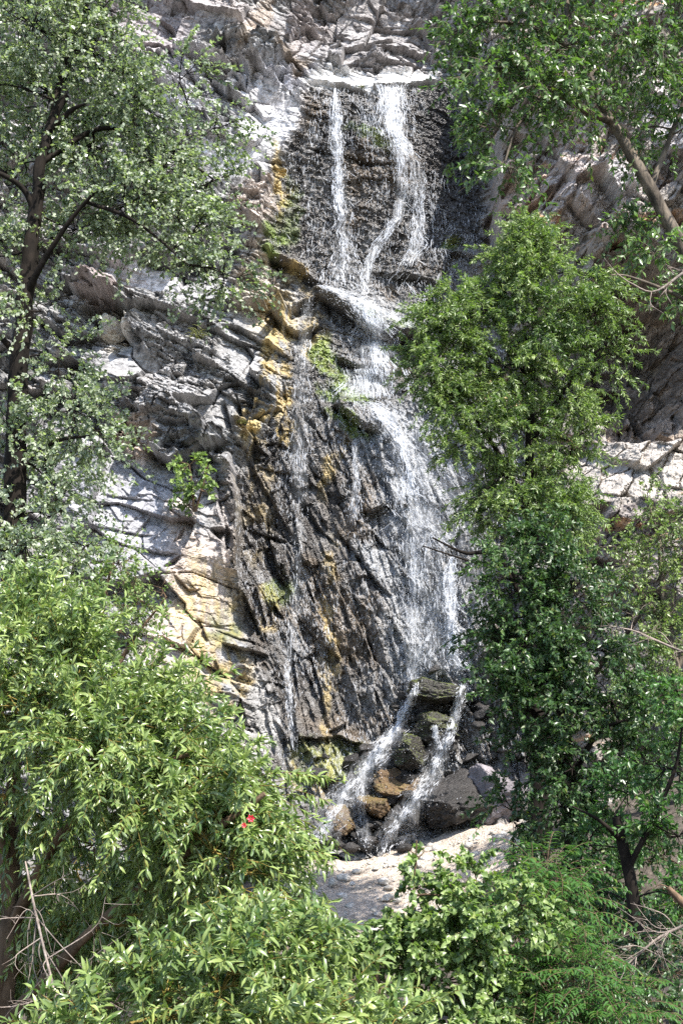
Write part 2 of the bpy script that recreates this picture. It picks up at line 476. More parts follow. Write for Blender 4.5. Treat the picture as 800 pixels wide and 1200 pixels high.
WET_POLY = [(366,99),(425,103),(515,92),(552,140),(570,220),(578,300),(600,400),(620,520),(640,700),(620,900),(575,975),(470,1005),(365,985),(318,900),(335,850),(300,770),(276,700),(268,600),(285,530),(330,490),(332,420),(352,380),(342,330),(312,290),(320,240),(338,170)]
FALL_POLY = [(360,96),(425,101),(515,90),(552,140),(570,220),(578,300),(600,400),(620,520),(640,700),(620,900),(575,975),(470,1005),(365,985),(310,900),(290,800),(300,760),(276,700),(262,600),(285,530),(330,490),(312,420),(330,380),(342,330),(312,290),(320,240),(336,170)]
wet_sd = poly_sdf(PX + wx * 9 + w2x * 6, PY + wz * 9 + w2z * 6, WET_POLY)
wet = sstep(-7, 9, wet_sd)
Wf = sstep(-9, 12, poly_sdf(QX, QY, FALL_POLY))               # the falls' face
Wr = sstep(555, 590, QX + (QY > 330) * 0) * (1 - Wf)           # the right-hand buttress
Wr = np.maximum(Wr, sstep(570, 600, QX) * (QY < 330))
Wl = np.clip(1 - Wf - Wr, 0, 1)                                # dry rock on the left and above
Wup = Wf * (1 - sstep(310, 345, QY))                           # upper wall of the falls
Wlo = Wf * sstep(440, 500, QY)                                 # lower face

D = np.zeros(X.shape, f32)                                     # depth added along +Y (positive: into the rock)
edge_all = np.ones(X.shape, f32)

# left cliff: thin beds dipping to the right, broken in blocks
b = math.radians(-17)
lx = fbm(Xf * 0.8, Zf * 0.8, 2, 3); lz = fbm(Xf * 0.8 + 40, Zf * 0.8, 2, 5)
xw = Xf + lx * 0.06 + w2x * 0.006; zw = Zf + lz * 0.06 + w2z * 0.006
pm = sstep(1.2, .8, np.sqrt(((SX - 225) / 95) ** 2 + ((SY - 425) / 70) ** 2)) + .5 * sstep(.1, .4, fbm(Xf * .45, Zf * .6, 3, 57)); pm = np.clip(pm, 0, 1); h5, e5 = facet(xw, zw, math.radians(72), 1.5, 0.6, 51)
h1, e1 = facet(xw, zw, b, 1.7, 0.95, 11, 2.2); h2, e2 = facet(xw, zw, b - 0.15, 0.8, 0.42, 21, 2.4); h3, e3 = facet(xw, zw, b + 0.1, 0.34, 0.17, 31, 2.2); h4, e4 = facet(xw, zw, b - .1, 0.15, 0.055, 41)
bd1 = beds(xw, zw, b, 0.62, 501, 2.3); bd2 = beds(xw, zw, b - .06, 0.21, 511, 1.1); bd3 = beds(xw + w2x * .03, zw + w2z * .02, b - .03, 0.085, 521, .5)
slab = np.zeros(X.shape, f32)
for cx, cy, rx, ry in ((165, 625, 105, 95), (225, 735, 65, 95), (265, 190, 45, 30), (320, 140, 40, 45), (190, 35, 55, 35), (165, 325, 45, 22), (235, 25, 45, 22), (360, 60, 22, 22), (430, 30, 45, 24), (490, 55, 40, 26), (400, 60, 30, 16), (300, 25, 40, 24), (120, 560, 60, 40), (255, 480, 22, 26), (150, 430, 30, 30), (290, 400, 30, 40), (240, 340, 40, 18)):
    slab = np.maximum(slab, sstep(1.2, 0.85, np.sqrt(((SX - cx) / rx) ** 2 + ((SY - cy) / ry) ** 2)))
rgh = 1 - 0.85 * slab
D += Wl * (h1 * 0.62 * (1 - 0.3 * slab) + h2 * 0.24 * rgh + h3 * (0.15 - .06 * pm) * rgh + h4 * 0.05 * rgh)
D += Wl * rgh * (bd1 * 0.06 + pm * (bd2 * 0.09 + bd3 * 0.04) + h5 * .26 + .14 * np.exp(-(e5 / .025) ** 2) * (fbm(Xf * .8, Zf * .8, 2, 68) > 0))
D += Wl * rgh * (0.12 * np.exp(-(e2 / 0.035) ** 2) * (fbm(Xf, Zf, 2, 66) > -.1) + 0.05 * np.exp(-(e3 / 0.05) ** 2)) + Wl * 0.22 * np.exp(-(e1 / 0.018) ** 2)
D += Wl * (0.03 * fbm(Xf * 3, Zf * 5, 4, 61) - 0.02 * ridged(Xf * 9, Zf * 13, 3, 63) * rgh)

# right buttress: rubbly, knobbly, deeply pocketed
g1, q1 = facet(xw, zw, math.radians(35), 1.7, 1.1, 111, 2.2); g2, q2 = facet(xw, zw, math.radians(60), 0.75, 0.42, 121, 2.3); g3, q3 = facet(xw, zw, 0.9, 0.22, 0.16, 131)
ALC = [(688,360),(705,322),(735,312),(790,326),(860,330),(860,522),(760,528),(712,520),(694,470)]
alc = sstep(-5, 10, poly_sdf(QX, QY, ALC))
pale = sstep(1.15, .8, np.sqrt(((SX - 735) / 75) ** 2 + ((SY - 562) / 48) ** 2))
D += Wr * (g1 * 0.6 * (1 - .3 * pale) + (1 - .5 * pale) * (g2 * 0.26 + 0.07 * g3) + .12 * np.exp(-(q2 / .03) ** 2) - 0.28 * (ridged(Xf * .8 + Zf * .5, Zf * .9 - Xf * .3, 5, 71) - .5) * (1 - .4 * alc) - .06 * ridged(Xf * 4, Zf * 3, 3, 73))
D += Wr * (1 - pale) * (1 - alc) * (0.08 * beds(xw, zw, math.radians(50), .3, 531, .9) + .03 * beds(xw, zw, math.radians(42), .12, 541, .5))
D += alc * (1.35 + 0.45 * fbm(Xf * 2.4, Zf * 0.4, 3, 81) + .1 * ridged(Xf * 6, Zf * 1.2, 3, 83))   # the shaded alcove with upright flutes
D -= Wr * 0.8 * sstep(1.1, 0.3, np.sqrt(((SX - 700) / 85) ** 2 + ((SY - 255) / 62) ** 2))

# falls: upper wall is fairly even and pebbled, lower face is cut by steep slanting joints
pb = fbm(Xf * 11, Zf * 8, 3, 91); pb2 = np.abs(fbm(Xf * 5, Zf * 3.2, 3, 95))
k1, j1 = facet(xw, zw, math.radians(-14), 1.9, 0.9, 211); k2, j2 = facet(xw, zw, math.radians(-20), 0.45, 0.2, 221)
k3, j3 = facet(xw, zw, math.radians(-30), 0.16, 0.09, 226)
fine = ridged(Xf * 15, Zf * 10, 2, 99)
D += (Wf - Wlo) * (k1 * 0.16 + k2 * 0.07 + k3 * 0.045 + 0.05 * pb - 0.10 * pb2 - 0.05 * fine)
m1, n1 = facet(xw, zw, math.radians(-62), 1.9, 0.62, 231, 2.2); m2, n2 = facet(xw, zw, math.radians(-72), 0.7, 0.2, 241, 2.2); m3, n3 = facet(xw, zw, math.radians(-70), 0.3, 0.09, 251)
flute = fbm(Xf * 7, Zf * 1.5, 3, 97)
D += Wlo * (0.05 * beds(xw, zw, math.radians(-60), .34, 551, 1.6) + .03 * beds(xw, zw, math.radians(-66), .13, 561, .8) - 0.045 * fine + m1 * 0.22 + m2 * 0.10 + m3 * 0.045 + 0.05 * pb + 0.07 * flute + 0.07 * np.exp(-(n1 / 0.02) ** 2) * (s_gate := sstep(-.1, .3, fbm(Xf * .7, Zf * .7, 2, 291))) + 0.025 * np.exp(-(n2 / 0.03) ** 2) * s_gate)

# ledges: (polyline left to right, out, fade up px, in, fade down px): the rock above overhangs a recess
def ledge(pts, out, fu, inn, fd, endf=14):
    global D
    p = np.array(pts, float)
    x0, x1 = p[0, 0], p[-1, 0]
    sel = (QX > x0 - endf * 2) & (QX < x1 + endf * 2) & (QY > p[:, 1].min() - fu * 3) & (QY < p[:, 1].max() + fd * 3)
    r, c = np.where(sel)
    if not len(r): return
    r0, r1, c0, c1 = r.min(), r.max() + 1, c.min(), c.max() + 1
    qx = QX[r0:r1, c0:c1]; qy = QY[r0:r1, c0:c1]
    dy = qy - np.interp(qx, p[:, 0], p[:, 1])
    ef = sstep(x0 - endf, x0 + endf, qx) * (1 - sstep(x1 - endf, x1 + endf, qx))
    above = -out * np.exp(-np.maximum(-dy, 0) / fu); below = inn * np.exp(-np.maximum(dy, 0) / fd)
    D[r0:r1, c0:c1] += ef * np.where(np.abs(dy) < 3 * max(fu, fd), above + (below - above) * sstep(-1.2, 1.2, dy), 0)

def vledge(pts, left, fl, right, fr, endf=14):
    """an upright step: the left side comes out by `left`, the right side goes in by `right` (metres; signs may swap)"""
    global D
    p = np.array(pts, float)
    y0, y1 = p[0, 1], p[-1, 1]
    r, c = np.where((QY > y0 - endf * 2) & (QY < y1 + endf * 2) & (QX > p[:, 0].min() - fl * 3) & (QX < p[:, 0].max() + fr * 3))
    r0, r1, c0, c1 = r.min(), r.max() + 1, c.min(), c.max() + 1
    qx = QX[r0:r1, c0:c1]; qy = QY[r0:r1, c0:c1]
    dx = qx - np.interp(qy, p[:, 1], p[:, 0])
    ef = sstep(y0 - endf, y0 + endf, qy) * (1 - sstep(y1 - endf, y1 + endf, qy))
    a = -left * np.exp(-np.maximum(-dx, 0) / fl); b_ = right * np.exp(-np.maximum(dx, 0) / fr)
    D[r0:r1, c0:c1] += ef * (a + (b_ - a) * sstep(-1.2, 1.2, dx))

def crack(pts, w, dep):
    """a joint: a sharp broken edge above a recess that runs out gradually on its lower side, dying out at both ends"""
    global D
    p = np.array(pts, float); m = 7 * w
    r, c = np.where((PX > p[:, 0].min() - m) & (PX < p[:, 0].max() + m) & (PY > p[:, 1].min() - m) & (PY < p[:, 1].max() + m))
    if not len(r): return
    r0, r1, c0, c1 = r.min(), r.max() + 1, c.min(), c.max() + 1
    qx = PX[r0:r1, c0:c1] + .55 * w2x[r0:r1, c0:c1]; qy = PY[r0:r1, c0:c1] + .55 * w2z[r0:r1, c0:c1]
    seg = np.linalg.norm(np.diff(p, axis=0), axis=1); tot = seg.sum(); run = 0.0
    best = np.full(qx.shape, 1e9, f32); sd = best.copy(); ss = np.zeros(qx.shape, f32)
    for (ax, ay), (bx, by), sl in zip(p[:-1], p[1:], seg):
        vx, vy = (bx - ax) / sl, (by - ay) / sl
        n0, n1_ = -vy, vx
        if n0 * -.4 + n1_ * .9 < 0: n0, n1_ = -n0, -n1_
        t = (qx - ax) * vx + (qy - ay) * vy; tc = np.clip(t, 0, sl)
        dd = np.hypot(qx - ax - tc * vx, qy - ay - tc * vy); k = dd < best
        best = np.where(k, dd, best); sd = np.where(k, (qx - ax) * n0 + (qy - ay) * n1_, sd); ss = np.where(k, (run + tc) / tot, ss)
        run += sl
    tap = np.clip(np.sin(math.pi * np.clip(ss, 0, 1)), 0, 1) ** .7
    sgn = np.where(sd > 0, best, -best)
    D[r0:r1, c0:c1] += dep * tap * sstep(-.9, .5, sgn) * np.exp(-np.maximum(sgn, 0) / (w * (.5 + 1.3 * tap))) * (best < m)

# upper left
ledge([(254,67),(293,81),(309,89),(340,88)], .55, 22, .35, 9)
ledge([(234,70),(244,86),(270,98),(293,114),(312,137)], .25, 14, .2, 7)
ledge([(200,58),(218,85),(247,112)], .35, 12, .45, 9, 8)
crack([(247,50),(270,49),(283,50)], 3, .3); crack([(185,20),(202,29),(207,52)], 4, .45); crack([(270,36),(322,54)], 3, .3)
crack([(338,11),(364,26)], 4, .4); crack([(150,55),(185,52),(200,60)], 3, .3); crack([(395,20),(392,50),(400,62)], 3, .3)
for pts in ([(400,20),(470,34),(530,30)], [(420,50),(480,44),(530,62)], [(370,75),(430,72),(520,80)], [(430,10),(450,30)], [(490,30),(510,60)]): crack(pts, 2.6, .25)
ledge([(395,60),(440,52),(520,66)], .25, 10, .2, 6); SHELF = [(358,97),(362,90),(430,85),(512,82),(516,92),(474,98),(425,101)]
shelf = sstep(-3, 3, poly_sdf(QX, PY + wz * 2, SHELF))
shelf = shelf * sstep(-1.1, -.5, fbm(Xf * 3, Zf * 9, 3, 88))
D *= 1 - .8 * shelf
ledge([(362,95),(425,103),(474,98),(515,90)], .10, 9, .22, 22, 5)          # the lip of the falls
# left cliff
ledge([(66,330),(105,335),(133,354),(152,360)], .45, 26, .35, 14)
ledge([(168,295),(207,313),(220,318)], .45, 10, .35, 9, 8)
ledge([(151,361),(182,358),(217,372),(254,385)], .35, 12, .28, 10)
ledge([(266,384),(305,400),(340,421)], .3, 10, .2, 9)
ledge([(95,357),(125,352),(148,362)], .2, 8, .75, 20, 6)
ledge([(181,530),(204,544),(242,526),(262,522)], .55, 22, .75, 17, 8)
ledge([(128,490),(150,512),(186,532)], .4, 14, .15, 8)
ledge([(185,492),(215,505),(240,515)], .22, 8, .2, 6)
for pts, w, dp in (([(262,467),(274,512)],5,.5), ([(277,460),(285,491)],4,.45), ([(295,455),(297,481)],4,.4), ([(281,498),(333,479)],4,.45), ([(295,502),(302,526),(316,538)],5,.45),
    ([(165,624),(167,642),(204,650)],4,.35), ([(190,663),(211,649)],4,.3), ([(120,580),(183,588)],2.2,.15), ([(155,628),(176,603)],3,.2), ([(246,500),(250,520)],3,.3), ([(206,480),(206,500)],3,.25),
    ([(206,675),(222,692),(236,691)],3.5,.3), ([(190,745),(232,770),(281,806)],4.5,.5), ([(232,724),(243,752)],3,.3), ([(250,770),(262,800)],3,.3), ([(281,806),(290,850)],5,.4), ([(100,430),(112,470),(118,520)],4,.35)):
    crack(pts, w, dp)
vledge([(272,540),(279,600),(281,672)], .75, 26, .35, 16)                   # the upright corner left of the falls
vledge([(255,560),(262,610),(266,660)], .25, 10, .25, 10)
# left edge of the falls: yellow ribs, slots and slabs
for pts, w, dp in (([(285,692),(295,720),(311,755)],9,.8), ([(313,640),(323,668),(344,698)],6,.6), ([(316,703),(334,727)],5,.5), ([(339,738),(344,780),(351,822)],4.5,.45), ([(362,766),(376,808),(383,850)],4.5,.5),
    ([(314,607),(316,635),(326,670)],5,.5), ([(354,593),(372,617),(396,642)],4,.4), ([(418,650),(439,682),(460,700)],6,.5), ([(447,554),(466,600)],6,.55), ([(435,621),(456,645)],6,.5), ([(460,635),(480,666)],6,.5),
    ([(393,621),(435,670)],4.5,.45), ([(491,642),(508,670)],3.5,.35), ([(357,174),(400,182)],2.4,.25), ([(400,182),(435,191),(460,195)],4.5,.5), ([(410,122),(440,138)],7,.35), ([(500,560),(520,600)],3.5,.3), ([(330,440),(336,470),(330,500)],3,.3),
    ([(415,540),(425,575)],4,.3),([(536,560),(560,600)],4,.3),([(400,700),(412,740)],4,.3),([(430,740),(445,790)],4,.3),([(385,690),(392,730)],3,.3)):
    crack(pts, w, dp * .8)
ledge([(267,752),(290,760),(314,769)], .35, 16, .4, 8, 6)
ledge([(312,294),(340,312),(368,330)], .5, 8, .3, 20, 6)
ledge([(320,338),(338,362),(368,346)], .2, 6, .8, 14, 6)
ledge([(332,378),(352,392),(372,384)], .25, 8, .5, 16, 6)
ledge([(373,348),(426,378),(454,392),(497,405)], .75, 26, .45, 20)          # the wide sloping shelf
ledge([(454,322),(496,333),(526,344)], .32, 9, .25, 12, 14)
ledge([(398,424),(425,432),(452,440)], .28, 12, .35, 14, 8)
ledge([(393,478),(410,494),(442,508)], .45, 14, .4, 12, 8)
ledge([(407,142),(442,158),(470,172)], -.28, 14, -.28, 22, 10)
# niche beside the top of the falls and the buttress edge
vledge([(560,40),(566,120),(577,200),(584,290)], -1.0, 26, -.9, 40)
ledge([(585,255),(606,262),(640,235)], .3, 30, .5, 16, 8)
ledge([(660,255),(690,272),(740,300),(790,322)], .3, 26, .5, 24)
ledge([(690,520),(740,528),(800,530)], .3, 20, -.35, 30)
for pts, w, dp in (([(706,350),(712,420),(708,500)],5,.7), ([(738,420),(742,500)],5,.6), ([(750,470),(780,505)],5,.6), ([(725,330),(745,360),(760,400)],6,.6), ([(752,545),(770,568),(784,596)],4,.3), ([(600,150),(640,170),(680,190)],5,.4)):
    crack(pts, w, dp)
# the many short joints along and across the beds
rs = RS(4242)
for i in range(300):
    z_ = rs.uniform()
    if z_ < .55: cx, cy = rs.uniform(40, 330), rs.uniform(290, 820); an = math.radians(rs.choice([17, 17, 22, 10, -72, -60]) + rs.normal(0, 8))
    elif z_ < .8: cx, cy = rs.uniform(140, 540), rs.uniform(-10, 88); an = math.radians(rs.choice([8, 15, 25, -50, -75]) + rs.normal(0, 8))
    elif z_ < .84: cx, cy = rs.uniform(300, 560), rs.uniform(500, 860); an = math.radians(rs.choice([58, 64, 70, 85]) + rs.normal(0, 7))
    else: continue
    if cy > 530 and cx < 330 and rs.uniform() > .3: continue
    L_ = rs.uniform(8, 46); dx, dy = math.cos(an) * L_, math.sin(an) * L_
    crack([(cx - dx, cy - dy), (cx - dx * .2 + rs.normal(0, 2), cy - dy * .2 + rs.normal(0, 3)), (cx + dx * .4 + rs.normal(0, 2), cy + dy * .4 + rs.normal(0, 2)), (cx + dx, cy + dy)], rs.uniform(1.3, 2.6), rs.uniform(.1, .3) * (.5 if cy < 90 else .85))
# broken steps at the foot of the falls
ledge([(340,868),(400,862),(440,880)], .3, 10, .2, 12); ledge([(350,905),(400,912),(430,905)], .35, 10, .2, 12)

inner = ((np.abs(X) < 9.6) & (Z < 21.5)).astype(f32)
for _ in range(3):                                             # ease the edges of the steepest steps
    g = np.maximum(np.abs(np.gradient(D, axis=0)), np.abs(np.gradient(D, axis=1)))
    k = sstep(.05, .16, g) * inner * .8
    bl = (D + np.roll(D, 1, 0) + np.roll(D, -1, 0) + np.roll(D, 1, 1) + np.roll(D, -1, 1)) / 5
    D = D + (bl - D) * k
Yc = (Y0 + D).astype(f32)

# rock colour (the stone's own, plus sheen and niche shade on the falls), one colour per vertex; alpha carries wetness
def blob(cx, cy, rx, ry, ang=0.0, soft=0.35):
    c, s = math.cos(ang), math.sin(ang)
    dx = SX - cx; dy = SY - cy
    u = (dx * c + dy * s) / rx; v = (-dx * s + dy * c) / ry
    return sstep(1 + soft, 1 - soft, np.sqrt(u * u + v * v))

def C3(c): return np.array(c, f32)[None, None, :]
def mix(a, b_, m): return a + (b_ - a) * m[..., None]
XD = Xf + .7 * Yc; ZD = Zf + .6 * Yc
s1 = fbm(xw * 1.1 + zw * .3 + Yc * .6, zw * 3.2 + xw + Yc, 4, 301); s2 = fbm(XD * 3, ZD * 3, 4, 311); s3 = fbm(XD * 0.7, ZD * 0.7, 3, 321); sv = fbm(XD * 6, ZD * 0.8, 4, 331)
col = np.zeros(X.shape + (3,), f32) + C3((0.28, 0.275, 0.268))
col = mix(col, C3((0.35, 0.325, 0.30)), sstep(-0.1, 0.5, s3))
col = mix(col, C3((0.35, 0.34, 0.335)), sstep(0.05, 0.5, s1) * 0.8)
col = mix(col, C3((0.13, 0.125, 0.12)), sstep(0.05, 0.55, s2 * 0.6 - s1 * 0.5) * 0.75)
col = col * (1 + 0.5 * h3[..., None] * Wl[..., None])
for cx, cy, rx, ry, an, c, k in (
    (320,140,45,55,0.3,(0.62,0.61,0.62),.9), (265,180,34,20,0.3,(0.66,0.65,0.66),.95), (300,105,50,16,0.4,(0.55,0.53,0.53),.7), (215,110,40,45,0,(0.58,0.57,0.58),.8), (350,92,40,9,0,(0.52,0.52,0.56),.8), (440,92,80,7,-.05,(0.66,0.65,0.63),.95),
    (175,35,55,38,0,(0.34,0.30,0.30),.8), (260,20,70,18,.2,(0.38,0.33,0.31),.5), (450,40,110,45,0,(0.34,0.31,0.30),.6), (300,30,14,40,.3,(0.40,0.27,0.14),.3), (353,68,16,20,0,(0.42,0.29,0.17),.35), (360,30,25,25,0,(0.33,0.29,0.28),.6),
    (170,325,55,18,.2,(0.56,0.54,0.54),.75), (100,345,30,12,.3,(0.62,0.60,0.58),.8), (130,385,20,26,0,(0.60,0.56,0.50),.9), (120,340,28,14,0,(0.36,0.25,0.22),.5),
    (230,400,70,45,.3,(0.30,0.295,0.29),.5), (200,450,75,45,.3,(0.29,0.28,0.275),.5), (300,340,22,60,0,(0.52,0.45,0.36),.6), (300,245,25,40,0,(0.50,0.42,0.36),.7),
    (160,590,90,60,0,(0.37,0.365,0.38),.8), (190,610,30,70,-.2,(0.31,0.305,0.335),.6), (140,640,60,40,0,(0.38,0.37,0.38),.6), (212,630,20,50,0,(0.46,0.38,0.32),.7), (170,520,22,22,.6,(0.50,0.38,0.28),.7), (152,508,18,26,.6,(0.48,0.36,0.26),.6),
    (235,690,36,50,0,(0.52,0.43,0.36),.85), (215,760,45,60,0,(0.54,0.45,0.38),.85), (255,660,22,14,0,(0.5,0.44,0.40),.7), (262,600,16,60,0,(0.36,0.32,0.30),.6)):
    col = mix(col, C3(c) * (1 + 0.35 * s1[..., None] + 0.2 * s2[..., None]), blob(cx, cy, rx, ry, an) * k * np.clip(1 - Wr, 0, 1))
# right buttress
rc = np.zeros_like(col) + C3((0.235, 0.21, 0.185))
rc = mix(rc, C3((0.33, 0.305, 0.28)), .7 * sstep(0.0, 0.5, s2 * .6 + s3 * .6)); rc = mix(rc, C3((0.13, 0.11, 0.105)), sstep(0.15, 0.5, s3 - 0.4 * s2))
rc = mix(rc, C3((0.45, 0.25, 0.12)), sstep(0.3, 0.55, s1 + 0.2 * s3) * .75)
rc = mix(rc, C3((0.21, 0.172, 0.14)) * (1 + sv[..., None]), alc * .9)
for cx, cy, rx, ry, an, c, k in ((735,555,65,40,0,(0.44,0.40,0.355),.9), (690,235,60,45,0,(0.42,0.37,0.35),.7), (720,225,28,16,.2,(0.50,0.48,0.48),.8), (790,130,40,50,0,(0.5,0.47,0.46),.8), (598,240,26,36,0,(0.34,0.27,0.23),.8), (650,150,60,40,0,(0.33,0.29,0.27),.6), (535,300,12,22,0,(0.5,0.48,0.47),.9)):
    rc = mix(rc, C3(c) * (1 + 0.4 * s2[..., None]), blob(cx, cy, rx, ry, an) * k)
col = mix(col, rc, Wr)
# wet face of the falls, with sheen and niche shade painted in
wc = np.zeros_like(col) + C3((0.115, 0.106, 0.097))
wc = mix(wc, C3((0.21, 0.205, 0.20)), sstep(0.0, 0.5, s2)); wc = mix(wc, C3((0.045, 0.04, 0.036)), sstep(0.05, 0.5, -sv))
wc = mix(wc, C3((0.17, 0.12, 0.07)), sstep(0.1, 0.5, s3) * .4)
wc = mix(wc, C3((0.32, 0.325, 0.33)), np.clip(blob(455,365,60,22,.4) + blob(490,530,70,60,.5) + blob(500,600,60,70,.5) * .8 + blob(500,740,55,70) + blob(440,665,34,16,.8), 0, 1) * .7)  # pale water sheets and grey sheen laid into the colour
wc = mix(wc, C3((0.035, 0.034, 0.036)), blob(530,190,48,110,0) * .8)  # buttress shadow in the niche, darkened into the colour
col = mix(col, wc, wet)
# ochre and green growths where the seepage runs
och = np.clip(blob(325,390,22,45) + blob(322,440,18,60) + blob(310,500,24,45) + blob(330,310,26,9,.5) * 1.0 + blob(325,215,9,45) + blob(245,720,38,60,-.2) * .8 + blob(265,790,34,45) * .9 + blob(318,710,26,26) * .8 + blob(300,590,26,60) * .4 + blob(375,400,14,40,-.3) * .7 + blob(388,760,7,120) * .7 + blob(395,540,9,45,.3) * .8 + blob(375,900,32,28) * .8 + blob(440,945,60,28) * .45 + blob(600,460,40,20,.4) * .8 + blob(345,330,26,14,.5) * .6, 0, 1)
och = och * sstep(-0.5, 0.35, s2 + 0.5 * s1 + .9 * sv)
col = mix(col, C3((0.42, 0.315, 0.13)) * (1 + 0.45 * s2[..., None]), och * 0.85)
grn = np.clip(blob(385,425,14,30,-.2) + blob(400,465,28,10,.2) + blob(405,500,28,9,.5) + blob(335,250,12,36) * .6 + blob(262,730,20,22) * .5 + blob(330,690,20,16) * .6 + blob(430,160,30,7,.4) * .7 + blob(390,890,45,24) * .6 + blob(530,285,10,8) + blob(320,285,10,16) + blob(460,380,34,8,.4) * .5 + blob(220,800,20,30) * .4, 0, 1) * sstep(-0.9, 0.1, s2)
col = mix(col, C3((0.13, 0.18, 0.035)) * (1 + 0.5 * s2[..., None]), grn * 0.9)
col = col * (1 + 0.55 * (fbm(XD * 17, ZD * 21, 2, 341) + .6 * fbm(XD * 6, ZD * 9, 3, 343)))[..., None]
col = mix(col, C3((0.74, 0.73, 0.72)), shelf * .9)
col = np.where((Wl * (1 - shelf) * (1 - wet))[..., None] > .5, col * C3((.88, .89, .905)), col)
col = np.clip(col, 0.012, 0.75)
wetA = np.clip(wet * 0.95 + och * 0.15, 0, 1)

def vnoise3(x, y, z, seed):
    k = np.floor(z).astype(np.int64); f = (z - k).astype(f32); u = f * f * (3 - 2 * f)
    ix = np.floor(x); iy = np.floor(y); fx = (x - ix).astype(f32); fy = (y - iy).astype(f32); ix = ix.astype(np.int64); iy = iy.astype(np.int64)
    ux = fx * fx * (3 - 2 * fx); uy = fy * fy * (3 - 2 * fy); o = []
    for kk in (k, k + 1):
        h = lambda a, b_: _hash(a + kk * 7919, b_ + kk * 104729, seed)
        a = h(ix, iy); b_ = h(ix + 1, iy); c = h(ix, iy + 1); d = h(ix + 1, iy + 1)
        o.append((a + (b_ - a) * ux) * (1 - uy) + (c + (d - c) * ux) * uy)
    return o[0] + (o[1] - o[0]) * u
P3 = np.stack([Xf, Yc, Zf], -1)
dxv = np.gradient(P3, axis=1); dzv = np.gradient(P3, axis=0)
N3 = np.cross(dxv, dzv); N3 /= np.maximum(np.linalg.norm(N3, axis=-1, keepdims=True), 1e-9)
def worley3(u, v, w, seed):
    iu = np.floor(u).astype(np.int64); iv = np.floor(v).astype(np.int64); iw = np.floor(w).astype(np.int64)
    F1 = np.full(u.shape, 9.0, f32); F2 = F1.copy(); val = np.zeros(u.shape, f32); tu = val.copy(); tv = val.copy()
    for a in (-1, 0, 1):
        for b_ in (-1, 0, 1):
            for c in (-1, 0, 1):
                A = iu + a + (iw + c) * 7919; B = iv + b_ + (iw + c) * 104729
                h1 = _hash(A, B, seed); h2 = _hash(A, B, seed + 1)
                ox = np.abs((iu + a + .5 + (h1 - .5) * .85 - u).astype(f32)); oy = np.abs((iv + b_ + .5 + (h2 - .5) * .85 - v).astype(f32)); oz = np.abs((iw + c + .5 + ((h1 * 7.3) % 1 - .5) * .85 - w).astype(f32))
                d = np.maximum(np.maximum(ox, oy), oz) * .8 + (ox + oy + oz) * .1
                m = d < F1
                F2 = np.where(m, F1, np.minimum(F2, d)); F1 = np.where(m, d, F1)
                val = np.where(m, (h1 * 13.7 + h2 * 5.1) % 1 - .5, val); tu = np.where(m, (iu + a + .5 - u) * (h2 - .5), tu); tv = np.where(m, (iv + b_ + .5 - v) * (h1 - .5), tv)
    return val + 1.3 * (tu + tv), F2 - F1
r3 = 0
Lang = np.where(Wr > .5, .8, np.where(Wlo > .5, -1.05, -.3)); cA = np.cos(Lang).astype(f32); sA = np.sin(Lang).astype(f32)
jx = xw + .03 * fbm(Xf * 5, Zf * 5, 2, 610); jz = zw + .03 * fbm(Xf * 5 + 8, Zf * 5, 2, 611)
U3 = jx * cA + jz * sA; V3 = -jx * sA + jz * cA
for su, sv_, am, ce, sd in ((.50, .17, .10, .05, 620), (.19, .075, .05, .02, 630), (.08, .04, .022, 0, 640)):
    val, e = worley3(U3 / su, V3 / sv_, Yc / su, sd)
    r3 = r3 + am * val - ce * np.exp(-(e / .07) ** 2)
r3 = r3 + .018 * (2 * vnoise3(Xf * 7, Yc * 7, Zf * 9, 650) - 1)
strch = np.maximum(np.linalg.norm(dxv, axis=-1), np.linalg.norm(dzv, axis=-1)) / STEP
calm = np.clip(2.2 / np.maximum(strch, 1e-3), 0, 1) ** 1.3
for _ in range(2): calm = np.minimum(calm, (calm + np.roll(calm, 1, 0) + np.roll(calm, -1, 0) + np.roll(calm, 1, 1) + np.roll(calm, -1, 1)) / 5)
r3 = r3 * calm
P3 = P3 + N3 * (r3 * .62 * (1 - .55 * Wl * (1 - .5 * pm)) * (1 - .75 * slab * Wl) * (1 - .6 * shelf) * (1 - .35 * (Wf - Wlo)) * (1 - .5 * Wlo) * (1 - .15 * Wr - .4 * Wr * pale) * (1 - .4 * (PY < 95) * Wl))[..., None]
Yc = P3[..., 1].astype(f32)
nz, nx = X.shape
idx = np.arange(nz * nx).reshape(nz, nx)
quads = np.stack([idx[:-1, :-1], idx[:-1, 1:], idx[1:, 1:], idx[1:, :-1]], -1).reshape(-1, 4)
mb = MB()
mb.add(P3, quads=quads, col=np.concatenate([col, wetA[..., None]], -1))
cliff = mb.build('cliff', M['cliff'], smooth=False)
tag(cliff, 'tall fractured grey cliff face streaked white and ochre around the waterfall', 'cliff', kind='structure')

# surface lookup for everything that lies on the rock
def surfY(x, z):
    i = np.clip(np.searchsorted(xs, x, side='right') - 1, 0, nx - 2); k = np.clip(np.searchsorted(zs, z, side='right') - 1, 0, nz - 2)
    fx = np.clip((x - xs[i]) / (xs[i + 1] - xs[i]), 0, 1); fz = np.clip((z - zs[k]) / (zs[k + 1] - zs[k]), 0, 1)
    return (Yc[k, i] * (1 - fx) + Yc[k, i + 1] * fx) * (1 - fz) + (Yc[k + 1, i] * (1 - fx) + Yc[k + 1, i + 1] * fx) * fz
